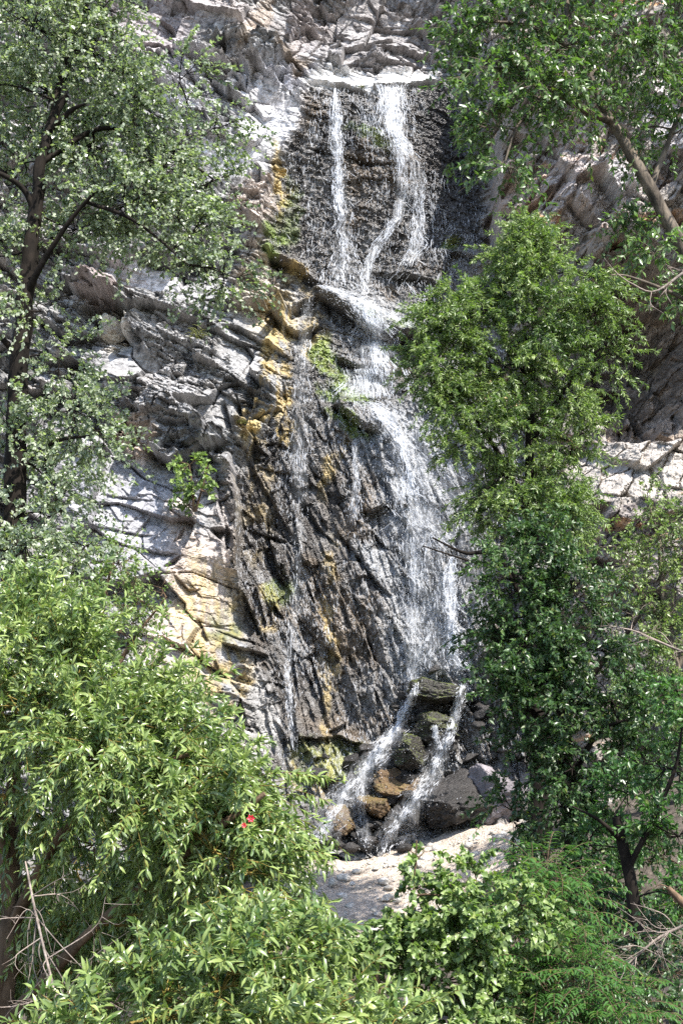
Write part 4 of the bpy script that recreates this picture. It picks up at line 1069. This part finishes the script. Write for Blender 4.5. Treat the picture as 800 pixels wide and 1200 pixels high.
# tall cottonwood at the left edge
plant('cottonwood_tree', at(14, 730, 15), 'tall tree with dark trunk and fine green leaves at the cliff left of the falls', 'tree',
    [(14,735,15,30),(15,640,15,27),(18,520,15,25),(21,430,15,24),(27,360,15,22),(36,300,15,20),(44,245,15,17),(50,190,15,15),(62,140,15.1,12),(78,112,15.1,8)],
    [[(26,355,15,11),(48,312,14.8,8),(80,262,14.6,6),(112,224,14.4,4)], [(42,250,15,9),(28,222,14.9,7),(0,204,14.8,6),(-30,198,14.7,5)], [(60,150,15,8),(85,128,14.9,6),(100,122,14.8,3)], [(62,140,15.1,9),(75,80,15.3,7),(100,10,15.5,5),(130,-40,15.6,3)],
     [(20,415,15,10),(5,398,14.9,8),(-20,380,14.8,6)], [(50,190,15,8),(120,150,15.2,6),(190,170,15.4,4),(250,210,15.5,2)], [(100,236,14.5,5),(160,260,14.5,4),(220,310,14.6,2)], [(16,560,15,8),(60,520,14.8,5),(110,510,14.7,3)]],
    [(40,30,15.2,80,55,1.3,190),(110,60,15.3,60,60,1.2,150),(150,120,15.2,60,50,1.1,140),(60,110,15.6,70,60,1.2,130),(110,170,15.3,70,50,1.1,150),(190,195,15.3,55,38,1.0,110),(245,215,15.5,42,36,.8,80),(150,240,15.1,75,42,1,150),(225,275,15,55,36,.9,100),(262,320,14.8,32,30,.6,52),
     (90,270,15.4,60,36,1,90),(30,190,15.6,50,50,1,70),(-30,100,15,60,90,1.2,120),(20,-40,15.2,100,40,1.2,90),(250,150,15.6,40,24,.7,34),(210,95,15.5,30,40,.7,30),(120,10,15.4,40,40,.9,70),(-20,300,15.2,40,60,1,50),
     (70,420,15,40,40,.7,46),(85,480,14.9,42,46,.7,70),(112,500,14.8,30,40,.6,45),(55,560,15,50,50,.7,60),(10,520,15,40,60,.7,40),(70,600,15,45,34,.7,50),(20,610,15.1,40,40,.7,46),(48,365,14.8,30,36,.6,30)],
    M['leaf_cotton'], M['bark_shaded'], 1000, leaf=None, size=0.056, per=27, kind='ovate', twig=(.35, .75), droop=.3)

# the broad willow bush in the left foreground
plant('willow_bush', at(10, 1330, 8.2), 'broad bright willow bush filling the lower left corner', 'bush',
    [(-10,1330,8.8,40),(0,1200,8.8,32),(12,1080,8.8,26),(10,980,8.7,20),(20,890,8.6,14)],
    [[(12,1090,8.8,16),(70,980,8.3,11),(150,910,7.9,8),(220,885,7.7,5)], [(10,1010,8.7,14),(-10,900,8.4,10),(10,800,8.4,6)], [(4,1200,8.8,16),(120,1080,8.2,11),(230,990,7.7,10),(310,930,7.6,6)], [(4,1240,8.8,16),(180,1150,7.8,9),(300,1080,7.4,7)]],
    [(20,762,8.3,60,50,.5,70,.15,1.3),(80,806,8.1,60,50,.5,80,.15,1.3),(140,845,8,60,45,.5,80,.15,1.3),(200,885,7.9,60,40,.5,80,.2,1.2),(260,922,7.8,52,40,.5,70,.3,1),(278,962,7.7,40,40,.45,50),(30,845,8,80,70,.55,120,.3,1),(110,880,7.8,80,60,.55,120,.35,1),(190,940,7.7,75,55,.5,110,.4,.9),(250,1000,7.6,70,50,.5,90),(275,1030,7.6,45,50,.45,50),
     (20,930,8.5,70,60,.5,50,.8,.3),(110,990,8.6,80,55,.5,60,.9,.2),(190,1040,8.5,80,50,.5,60,.9,.2),(-40,800,8.2,50,90,.5,60,.3,1),(60,748,8.6,45,36,.4,40,.1,1.5),(0,722,8.5,34,26,.35,26,.1,1.5),(165,815,8.2,30,26,.3,12,.0,2),(110,1080,8.8,80,50,.5,44,.9,.2),(240,1090,8.6,70,45,.5,44,.9,.2),(60,1130,8.8,80,50,.5,36,.9,.2),
     (80,1010,9.3,80,60,.5,60,.9,.2),(160,1080,9.3,80,50,.5,60,.9,.2),(60,1150,9.3,80,50,.5,60,.9,.2),(220,1130,9.2,80,50,.5,60,.9,.2),(20,1080,9.4,60,60,.5,50,.9,.2),(250,1050,9,60,50,.5,50,.8,.3)],
    M['leaf_willow'], M['bark_brown'], 1100, twigmat=M['twig_yel'], leaf=None, size=0.064, per=46, kind='lance', fine=True, twig=(.28, .6), droop=.5, up=.9, spread=.8, twig_r=.003)
# low willow shoots along the bottom
plant('willow_shrub', at(300, 1420, 6.2), 'low willow shrub with long pale leaves along the bottom edge', 'shrub',
    None, [[(300,1420,6.2,20),(280,1280,6.2,14),(250,1180,6.2,7)], [(310,1420,6.2,20),(340,1290,6.3,13),(370,1170,6.4,6)], [(290,1420,6.2,18),(200,1300,6.0,11),(150,1200,6,6)]],
    [(180,1190,6.1,70,46,.4,50),(260,1160,6.2,70,50,.4,60),(330,1140,6.4,60,50,.4,50),(370,1190,6.3,60,50,.4,54),(290,1220,6,90,40,.4,60),(120,1230,5.9,60,36,.35,30),(310,1105,6.8,44,34,.3,26),(420,1215,6.2,50,30,.35,30)],
    M['leaf_willow'], M['bark_brown'], 1200, twigmat=M['twig_yel'], leaf=None, size=0.068, per=36, kind='lance', fine=True, twig=(.22, .45), droop=.3, up=1.0, twig_r=.003)

# young willow with the bright rounded crown, right of the falls
plant('young_tree', at(632, 1010, 22), 'slender tree with bright rounded crown and long trunk beside the gravel', 'tree',
    [(634,1015,22,32),(632,985,22,27),(629,900,22,24),(626,800,22,20),(622,700,22.1,17),(620,600,22.2,13),(622,480,22.3,9),(626,380,22.4,6),(630,300,22.4,3)],
    [[(622,700,22.1,9),(580,650,21.7,6),(545,648,21.5,4),(506,630,21.4,2)], [(585,655,21.7,5),(560,660,21.5,3),(495,640,21.3,1.6)], [(620,600,22.2,8),(570,510,22,5),(520,450,21.8,3)], [(621,520,22.3,7),(680,430,22.2,4),(715,400,22.1,2)], [(623,450,22.3,6),(580,380,22.3,3),(560,330,22.3,2)]],
    [(500,425,21.9,38,40,.6,64),(525,375,22,40,40,.7,56),(528,478,21.9,42,34,.6,60),(615,390,22.3,105,120,1.2,130),(625,330,22.3,60,60,1,70),(545,355,22.2,40,40,.7,60),(705,350,22.3,34,40,.7,50),(630,282,22.4,40,30,.6,60),(605,300,22.4,36,30,.6,44),(700,420,22.2,36,40,.6,50),(628,290,22.4,42,34,.6,60),(600,320,22.3,48,40,.8,80),(660,320,22.4,46,46,.8,80),(570,365,22.2,50,40,.8,80),(640,380,22.2,60,46,1,110),(695,380,22.2,34,46,.7,60),(530,415,22,44,36,.7,66),(590,430,22,56,40,.9,90),(660,450,22,50,44,.9,80),(505,445,21.9,28,26,.5,34),(545,470,21.9,46,30,.7,60),(610,500,22,60,40,.9,80),(670,520,22,34,46,.7,50),
     (625,600,21.8,54,40,.8,90),(580,565,21.8,42,34,.7,60),(672,612,21.9,40,40,.7,64),(545,520,21.9,34,28,.6,40),(600,560,22,44,36,.8,56),(650,575,22,46,40,.8,56),(560,495,22,34,26,.5,34),(575,600,22,34,30,.6,36)],
    M['leaf_bright'], M['bark_shaded'], 1300, leaf=None, size=0.092, per=46, kind='lance', twig=(.35, .8), droop=.35, twig_r=.005)
# dense tree below it, its shade put into dark green leaves
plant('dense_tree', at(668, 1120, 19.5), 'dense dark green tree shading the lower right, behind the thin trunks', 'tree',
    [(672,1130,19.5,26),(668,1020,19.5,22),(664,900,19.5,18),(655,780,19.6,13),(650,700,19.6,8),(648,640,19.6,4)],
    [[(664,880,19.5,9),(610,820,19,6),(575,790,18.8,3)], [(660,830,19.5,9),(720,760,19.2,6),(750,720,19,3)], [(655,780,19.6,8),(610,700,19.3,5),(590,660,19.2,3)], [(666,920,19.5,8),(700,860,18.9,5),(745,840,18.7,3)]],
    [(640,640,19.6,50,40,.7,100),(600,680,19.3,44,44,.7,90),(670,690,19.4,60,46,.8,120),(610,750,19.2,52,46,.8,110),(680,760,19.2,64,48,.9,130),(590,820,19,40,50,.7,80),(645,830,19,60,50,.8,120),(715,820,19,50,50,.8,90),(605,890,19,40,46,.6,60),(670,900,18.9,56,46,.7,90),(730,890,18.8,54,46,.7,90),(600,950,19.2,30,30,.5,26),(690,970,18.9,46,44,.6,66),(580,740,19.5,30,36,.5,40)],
    M['leaf_shaded'], M['bark_shaded'], 1400, leaf=None, size=0.085, per=32, kind='oval', twig=(.3, .7), droop=.3, twig_r=.005)
# leaning thin trunk at the right
plant('thin_tree', at(764, 1175, 16.5), 'thin tree with bent pale topped trunk at the lower right', 'tree',
    [(766,1180,16.5,18),(757,1130,16.5,16),(746,1080,16.5,15),(738,1030,16.5,14),(730,990,16.5,13),(722,957,16.5,10)],
    [[(736,1020,16.5,8),(765,960,16.3,6),(790,900,16.2,4),(800,840,16.1,2)], [(730,985,16.5,7),(700,960,16.2,4),(670,945,16,2)]],
    [(780,900,16.3,40,50,.6,60),(795,980,16.2,34,44,.6,56),(735,930,17.3,30,30,.5,34),(790,1050,16.3,26,26,.4,24),(690,990,17.6,34,30,.5,40),(685,1050,17.8,40,34,.5,46),(720,1030,18,34,40,.5,40),(800,830,16.4,30,50,.6,50)],
    M['leaf_fern'], M['bark_shaded'], 1500, leaf=None, size=0.085, per=18, kind='oval', twig=(.25, .6), droop=.3)
# airy light green tree behind it, against the pale shelf
plant('airy_tree', at(800, 1010, 24), 'airy light green tree in front of the pale rock shelf at the right edge', 'tree',
    [(806,1020,24,22),(802,900,24,17),(792,800,24,13),(778,700,24,8),(770,620,24,4)],
    [[(798,860,24,8),(750,790,23.7,5),(715,740,23.5,3)], [(790,790,24,8),(830,700,23.8,5),(850,640,23.7,3)], [(785,740,24,6),(740,680,23.8,4),(720,640,23.7,2)]],
    [(700,640,23.8,30,36,.6,44),(760,590,24,34,30,.6,40),(800,640,23.8,36,40,.7,60),(715,700,23.7,36,36,.7,50),(765,740,23.7,46,40,.7,70),(800,830,23.7,40,40,.7,50),(715,830,23.6,40,36,.7,50),(770,630,24,30,40,.7,60),(735,660,23.8,34,34,.7,38),(790,690,23.9,40,44,.8,66),(740,720,23.7,46,38,.8,56),(790,770,23.8,46,44,.8,70),(735,790,23.6,44,36,.7,50),(815,600,23.9,26,50,.7,44),(770,840,23.7,50,40,.8,50)],
    M['leaf_bright'], M['bark_grey'], 1600, leaf=None, size=0.075, per=18, kind='oval', twig=(.3, .7), droop=.25, twig_r=.005)
# leaning tree in the upper right
plant('leaning_tree', at(1010, 760, 14), 'leaning tree with sunlit grey trunk crossing the upper right corner', 'tree',
    [(1010,780,14,30),(930,540,14,24),(860,400,14,21),(800,292,14,18),(752,205,14,15),(706,125,14,12),(676,60,14,9),(662,0,14,7),(655,-70,14,6)],
    [[(716,142,14,12),(680,128,13.8,9),(640,105,13.6,6),(590,90,13.5,3)], [(676,60,14,8),(620,30,13.8,5),(570,25,13.6,3)], [(760,222,14,8),(800,120,14.2,6),(830,20,14.3,4)], [(860,400,14,9),(800,350,13.8,6),(740,325,13.6,3),(715,322,13.5,1.5)], [(690,90,14,7),(740,40,14.2,5),(780,-20,14.3,3)], [(640,105,13.6,5),(605,150,13.4,4),(590,195,13.3,2)]],
    [(600,30,13.8,52,40,.8,110),(650,60,13.7,50,40,.8,90),(570,80,13.6,36,36,.7,80),(620,110,13.5,50,34,.7,90),(585,150,13.4,34,36,.5,60),(595,195,13.3,22,22,.35,26),(660,-20,14,90,36,.9,110),(720,40,14.2,50,46,.8,100),(775,60,14.2,46,56,.8,100),(690,130,13.9,36,24,.5,30),(750,150,14.3,36,36,.6,46),(800,150,14,30,40,.6,40),
     (770,290,14.2,30,40,.5,40),(790,350,14,36,36,.6,46),(750,265,14.4,22,30,.4,22),(545,40,13.8,22,36,.5,34),(800,-10,14.3,50,40,.8,70)],
    M['leaf_mid'], M['bark_grey'], 1700, leaf=None, size=0.078, per=18, kind='oval', twig=(.25, .6), droop=.4, up=.4)
# shrubs in the middle of the bottom edge
plant('leafy_shrub', at(500, 1330, 11), 'leafy light green shrub with one tall sprig in front of the gravel', 'shrub',
    None, [[(500,1330,11,14),(492,1200,11,8),(484,1080,11,3.5),(488,985,11,1.5)], [(505,1330,11,18),(550,1200,11,11),(575,1090,11,5)], [(495,1330,11,18),(450,1220,10.8,11),(440,1120,10.7,5)], [(505,1330,11,16),(610,1220,10.8,9),(620,1130,10.8,4)]],
    [(490,1005,11,14,20,.12,7),(482,1045,11,22,24,.2,12),(500,1090,11,50,34,.4,40),(555,1070,11,44,36,.4,44),(590,1110,11,46,36,.4,46),(450,1140,10.8,44,36,.4,40),(520,1150,10.8,60,40,.5,70),(580,1170,10.7,56,40,.5,60),(480,1190,10.7,60,36,.5,56),(630,1150,10.8,30,36,.4,30),(430,1200,10.7,40,30,.4,40),(610,1060,10.9,36,34,.35,40),(520,1050,11,30,26,.25,18),(470,1110,10.9,40,36,.35,34),(550,1100,10.8,46,36,.35,40),(420,1150,10.9,30,30,.3,20),(540,1210,10.5,70,30,.4,50),(560,1040,11,26,20,.25,14)],
    M['leaf_shrub'], M['bark_brown'], 1800, leaf=None, size=0.06, per=28, kind='ovate', fine=True, twig=(.2, .42), droop=.45, twig_r=.003)

def fronds(name, base, label, cat, spots, seed, leafmat, bark, L=(0.3, 0.5), size=0.085):
    """a shrub of compound leaves: each leaf is an arching rib with paired leaflets"""
    rs = RS(seed)
    root = empty(name, base); tag(root, label, cat)
    m = MB(); stems = []
    for (px, py, Y, rx, ry, rd, n) in spots:
        c = at(px, py, Y); ppm = FP / (Y * CT + c[2] * ST); ax = np.array([rx / ppm, rd, ry / ppm])
        stems.append(smooth_path([np.asarray(base, float), (np.asarray(base) + c) / 2 + rs.normal(0, .1, 3), c], 8))
        r0 = c + norm(rs.normal(size=(n, 3))) * ax * rs.uniform(.3, 1, (n, 1))
        dr = rs.normal(size=(n, 3)); dr[:, 2] *= .35; dr = norm(dr + norm(r0 - c) * .8); ln = rs.uniform(*L, n)
        K = 9; s = np.linspace(0, 1, K)
        T = r0[:, None] + dr[:, None] * (ln[:, None] * s)[..., None]; T[..., 2] += ln[:, None] * (.22 * s - .5 * s ** 2)
        tubes(m, T, np.full((n, K), .0025), 3, 1)
        for k in range(2, K):
            td = norm(T[:, k] - T[:, k - 1]); sd = norm(np.cross(td, np.array([0, 0, 1.])))
            for sg in (-1, 1):
                d = norm(td * .55 + sd * sg + np.array([0, 0, -.35]) + rs.normal(0, .1, (n, 3)))
                put_leaves(m, T[:, k], d, np.tile([0, 0, 1.], (n, 1)) + rs.normal(0, .15, (n, 3)), size * (1.1 - .5 * abs(k / K - .5)) * rs.uniform(.8, 1.1, n), 'lance', True, rs)
    m.build('crown', [leafmat, bark], root)
    q = MB(); tubes(q, np.array(stems), np.linspace(.012, .004, 8)[None].repeat(len(stems), 0), 5); q.build('stems', bark, root)
    return root
fronds('feathery_shrub', at(655, 1180, 12.5), 'feathery shrub with drooping compound leaves left of the bent thin trunk', 'shrub',
    [(650,1020,12.5,40,24,.3,40),(630,1060,12.6,46,34,.35,50),(640,1040,12.5,36,26,.3,34),(665,1060,12.4,40,34,.35,40),(640,1090,12.3,46,34,.35,44),(675,1110,12.4,36,30,.3,30),(610,1060,12.5,26,30,.25,20)], 1900, M['leaf_fern'], M['bark_brown'])
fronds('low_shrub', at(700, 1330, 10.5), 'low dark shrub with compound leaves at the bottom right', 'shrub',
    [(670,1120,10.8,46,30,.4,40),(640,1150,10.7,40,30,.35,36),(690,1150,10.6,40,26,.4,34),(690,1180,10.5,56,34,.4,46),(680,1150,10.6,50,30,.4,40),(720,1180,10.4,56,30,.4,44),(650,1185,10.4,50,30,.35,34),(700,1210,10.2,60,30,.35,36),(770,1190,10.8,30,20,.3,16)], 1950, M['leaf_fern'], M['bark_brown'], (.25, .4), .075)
# slight pale shrub against the left slab
plant('airy_shrub', at(110, 830, 20), 'sparse small leaved shrub in front of the smooth left rock slab', 'shrub',
    None, [[(110,840,20,10),(115,760,20,6),(125,690,20,4),(140,640,20,2)], [(112,840,20,8),(150,760,19.9,5),(195,700,19.8,2)], [(108,830,20,8),(90,740,20,5),(85,670,20,2)], [(112,830,20,6),(170,790,19.8,4),(205,755,19.7,2)]],
    [(100,650,20,30,26,.5,52),(140,660,20,36,26,.5,60),(110,700,20,40,30,.5,72),(160,700,19.9,34,24,.5,48),(190,690,19.8,18,12,.3,8),(140,740,19.9,46,26,.5,68),(190,745,19.8,24,14,.3,10),(100,760,20,46,34,.5,72),(70,690,20.1,30,40,.5,60)],
    M['leaf_shrub'], M['bark_brown'], 2000, leaf=None, size=0.06, per=13, kind='ovate', twig=(.3, .6), droop=.15, twig_r=.004)
# dense small growth behind the willow at the left edge
plant('leafy_bush', at(40, 800, 13), 'dark leafy bush at the foot of the tall left tree', 'bush',
    None, [[(40,830,13,14),(35,740,13,9),(30,660,13,4)], [(45,830,13,12),(70,740,13,7),(90,690,13,3)]],
    [(30,640,13,44,34,.5,60),(80,690,13,34,40,.5,50),(20,690,13,50,40,.5,60),(70,740,13,50,40,.5,60),(100,640,13.2,22,20,.3,14)],
    M['leaf_cotton'], M['bark_shaded'], 2050, leaf=None, size=0.06, per=22, kind='ovate', twig=(.2, .5), droop=.3)
# sapling in the rock crevice
p0 = on_cliff(226, 600); yS = p0[1] - .25
plant('crevice_sapling', p0, 'small leafy sapling rooted in a crevice of the left cliff', 'sapling',
    None, [[(228,600,yS,4),(226,575,yS - .1,3),(222,545,yS - .2,2)], [(228,600,yS,4),(238,570,yS - .15,2),(244,545,yS - .25,1.5)]],
    [(222,545,yS - .2,16,12,.3,18),(240,548,yS - .2,10,10,.25,11),(222,570,yS - .2,15,12,.25,14),(236,575,yS - .15,10,10,.2,9),(222,592,yS,8,8,.15,6)],
    M['leaf_shrub'], M['bark_brown'], 2100, leaf=None, size=0.12, per=13, kind='ovate', twig=(.15, .35), droop=.2)
# weeds on the bank left of the gravel
plant('bank_weeds', at(345, 1120, 20), 'low green weeds on the bank left of the gravel', 'plant',
    None, [[(345,1140,20,6),(345,1080,20,3),(350,1040,20,2)]],
    [(330,1010,20.5,26,22,.5,22),(350,1050,20.2,30,26,.5,30),(320,1080,20,40,26,.5,40),(380,1100,19.8,36,22,.5,34),(410,1130,19.5,44,22,.5,40),(350,1130,19.5,50,26,.5,40),(335,960,21,22,26,.4,18)],
    M['leaf_shrub'], M['bark_brown'], 2150, leaf=None, size=0.075, per=16, kind='oval', twig=(.15, .4), droop=.2, link=False)

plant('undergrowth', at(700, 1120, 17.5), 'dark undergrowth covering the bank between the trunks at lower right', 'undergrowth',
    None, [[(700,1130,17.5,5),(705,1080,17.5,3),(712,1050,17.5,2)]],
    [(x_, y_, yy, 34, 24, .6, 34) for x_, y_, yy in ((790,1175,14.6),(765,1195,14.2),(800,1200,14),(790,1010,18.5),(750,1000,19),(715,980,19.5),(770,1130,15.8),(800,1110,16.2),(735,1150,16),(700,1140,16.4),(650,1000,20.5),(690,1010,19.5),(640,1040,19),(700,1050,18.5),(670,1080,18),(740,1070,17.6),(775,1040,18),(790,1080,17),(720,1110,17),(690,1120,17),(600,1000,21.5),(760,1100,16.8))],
    M['leaf_shaded'], M['bark_brown'], 2170, leaf=None, size=0.075, per=18, kind='oval', twig=(.2, .5), droop=.2, link=False)['kind'] = 'stuff'
# grass tufts rooted in the rock
def tuft(px, py, hpx, n, seed, label):
    rs = RS(seed); c = on_cliff(px, py); ppm = FP / (c[1] * CT + c[2] * ST); L = hpx / ppm
    K = 4; s = np.linspace(0, 1, K)
    d = norm(rs.normal(0, 1, (n, 3)) * (1, .6, .4) + np.array([0, -.6, .9]))
    T = c + rs.normal(0, L * .18, (n, 1, 3)) + np.array([0, -.05, 0]) + d[:, None] * (rs.uniform(.5, 1, (n, 1)) * L * s)[..., None]
    T[..., 2] -= .35 * L * s ** 2
    m = MB(); tubes(m, T, np.linspace(.008, .002, K)[None].repeat(n, 0), 3)
    tag(m.build('grass_tuft', M['grass']), label, 'grass', 'grass tufts rooted in the cliff')
tuft(232, 396, 18, 60, 1, 'dry green grass tuft on the bedded left cliff below the tree crown')
tuft(531, 285, 16, 80, 2, 'yellow green grass tuft above the white rock right of the upper falls')
tuft(424, 103, 7, 30, 3, 'tiny green grass tuft on the lip of the waterfall')
tuft(148, 492, 14, 50, 4, 'dry grass tuft on the tilted brown ledge left of the sapling')
tuft(283, 495, 9, 30, 5, 'little grass tuft in the joints beside the ochre streak')

# bare branches
def dead_branch(name, label, main, seed, n=14, spread=60, mat=None, cat='branch', group=None, r=6):
    rs = RS(seed); root = empty(name, at(*main[0][:3])); tag(root, label, cat, group)
    P = np.array([at(*q[:3]) for q in main]); R = np.array([q[3] / 2 * q[2] / FP for q in main])
    m, PP, RR = limb_tube(P, R, seed, sides=7); m.build('stem', mat, root)
    Y = main[0][2]; ppm = FP / Y
    for i in range(n):
        k = MB()
        b0 = PP[rs.randint(len(PP) // 5, len(PP))]; ax = norm(PP[-1] - PP[0])
        d = norm(ax * .7 + rs.normal(0, .6, 3)); L = rs.uniform(.4, 1.1) * spread / ppm
        pts = smooth_path([b0, b0 + d * L * .5 + rs.normal(0, .08, 3) * L, b0 + d * L + rs.normal(0, .12, 3) * L + np.array([0, 0, -.1 * L])], 10)
        tubes(k, pts[None], np.linspace(1, .25, 10)[None] * r / 2 * Y / FP * .5, 4)
        for j in range(3):
            e0 = pts[rs.randint(3, 9)]; e = e0 + norm(d + rs.normal(0, .7, 3)) * L * rs.uniform(.2, .5)
            tubes(k, smooth_path([e0, (e0 + e) / 2 + rs.normal(0, .06, 3) * L, e], 6)[None], np.linspace(.6, .2, 6)[None] * r / 2 * Y / FP * .4, 3)
        k.build('twig', mat, root)
    return root
dead_branch('dead_branch', 'bleached bare branch with many twigs hanging in the lower left corner', [(30,1010,7.2,2),(40,1060,6.9,3),(50,1105,6.7,3),(62,1155,6.5,3),(74,1210,6.4,2.5)], 31, 30, 110, M['twig_pale'], r=3.6)
dead_branch('dead_branch', 'bare grey twigs reaching down beside the bent thin trunk at bottom right', [(800,1085,13,3.5),(770,1100,13,3),(735,1130,13,2)], 32, 26, 60, M['twig_pale'], r=3)
dead_branch('dead_branch', 'bare white twigs reaching in from the right edge under the leaning trunk', [(830,300,13.5,5),(800,320,13.5,4),(765,342,13.5,2.5),(735,330,13.5,1.5)], 33, 9, 50, M['twig_pale'], r=3)
dead_branch('dead_branch', 'bare pale twigs amid the dark foliage at the right edge', [(830,775,15.5,4),(790,760,15.5,3),(745,740,15.5,2),(720,735,15.5,1.2)], 34, 10, 46, M['twig_pale'], r=2.4)
dead_branch('fallen_branch', 'short brown broken branch sticking in from the right edge near the ground', [(830,1075,14,14),(800,1058,14,11),(782,1040,14,6)], 35, 2, 24, M['bark_brown'], r=4)

# two red blossoms among the willow leaves
for k, (px, py, s, lab) in enumerate(((294, 959, .016, 'larger red blossom among the willow bush leaves'), (286, 967, .011, 'smaller orange red blossom just below the larger one'))):
    rs = RS(60 + k); c = at(px, py, 7.05); root = empty('red_blossom', c); tag(root, lab, 'flower', 'red blossoms in the willow bush')
    m = MB()
    for i in range(6):
        an = i * math.pi / 3; d = np.array([[math.cos(an), -.45, math.sin(an)]])
        put_leaves(m, c[None] + d * s * .15, d, np.array([[0, -1., .2]]), [s * 1.25], 'ovate', True, rs)
    m.build('petals', M['petal'], root)
    m = MB(); m.add(c + np.array([(1,0,0),(-1,0,0),(0,1,0),(0,-1,0),(0,0,1),(0,0,-1)]) * s * .3 + (0, -.4 * s, 0), tris=[(0,2,4),(2,1,4),(1,3,4),(3,0,4),(2,0,5),(1,2,5),(3,1,5),(0,3,5)]); m.build('flower_centre', M['twig_yel'], root)

# ------------------------------------------------------------------ light, sky, camera
SUN = np.array([0.41, -0.49, 0.90]); SUN = SUN / np.linalg.norm(SUN)
el = math.asin(SUN[2]); az = math.atan2(SUN[0], SUN[1])
w = bpy.data.worlds.new('World'); SC.world = w; w.use_nodes = True
nt = w.node_tree; nt.nodes.clear()
sky = nt.nodes.new('ShaderNodeTexSky'); sky.sky_type = 'NISHITA'; sky.sun_disc = False; sky.sun_elevation = el; sky.sun_rotation = az
bg = nt.nodes.new('ShaderNodeBackground'); bg.inputs[1].default_value = 0.15
wo = nt.nodes.new('ShaderNodeOutputWorld'); nt.links.new(sky.outputs[0], bg.inputs[0]); nt.links.new(bg.outputs[0], wo.inputs[0])
L = bpy.data.lights.new('sun', 'SUN'); L.energy = 5.0; L.angle = math.radians(0.5); L.color = (1, 0.955, 0.89)
lo = bpy.data.objects.new('sun', L); COL.objects.link(lo)
from mathutils import Vector
lo.rotation_euler = Vector((-SUN[0], -SUN[1], -SUN[2])).to_track_quat('-Z', 'Y').to_euler()
lo.location = (10, -10, 30)

cd = bpy.data.cameras.new('camera'); cam = bpy.data.objects.new('camera', cd); COL.objects.link(cam)
cd.sensor_fit = 'VERTICAL'; cd.sensor_height = 24; cd.lens = 24 * FP / 1200; cd.clip_start = 0.05; cd.clip_end = 600
cam.rotation_euler = (math.pi / 2 + TH, 0, 0)
SC.camera = cam
SC.view_settings.view_transform = 'Standard'; SC.view_settings.look = 'None'; SC.view_settings.gamma = 1; SC.view_settings.use_curve_mapping = False
SC.view_settings.exposure = 1.36
SC.cycles.use_denoising = False
SC.cycles.max_bounces = 8; SC.cycles.transmission_bounces = 4
SC.cycles.sample_clamp_indirect = 8
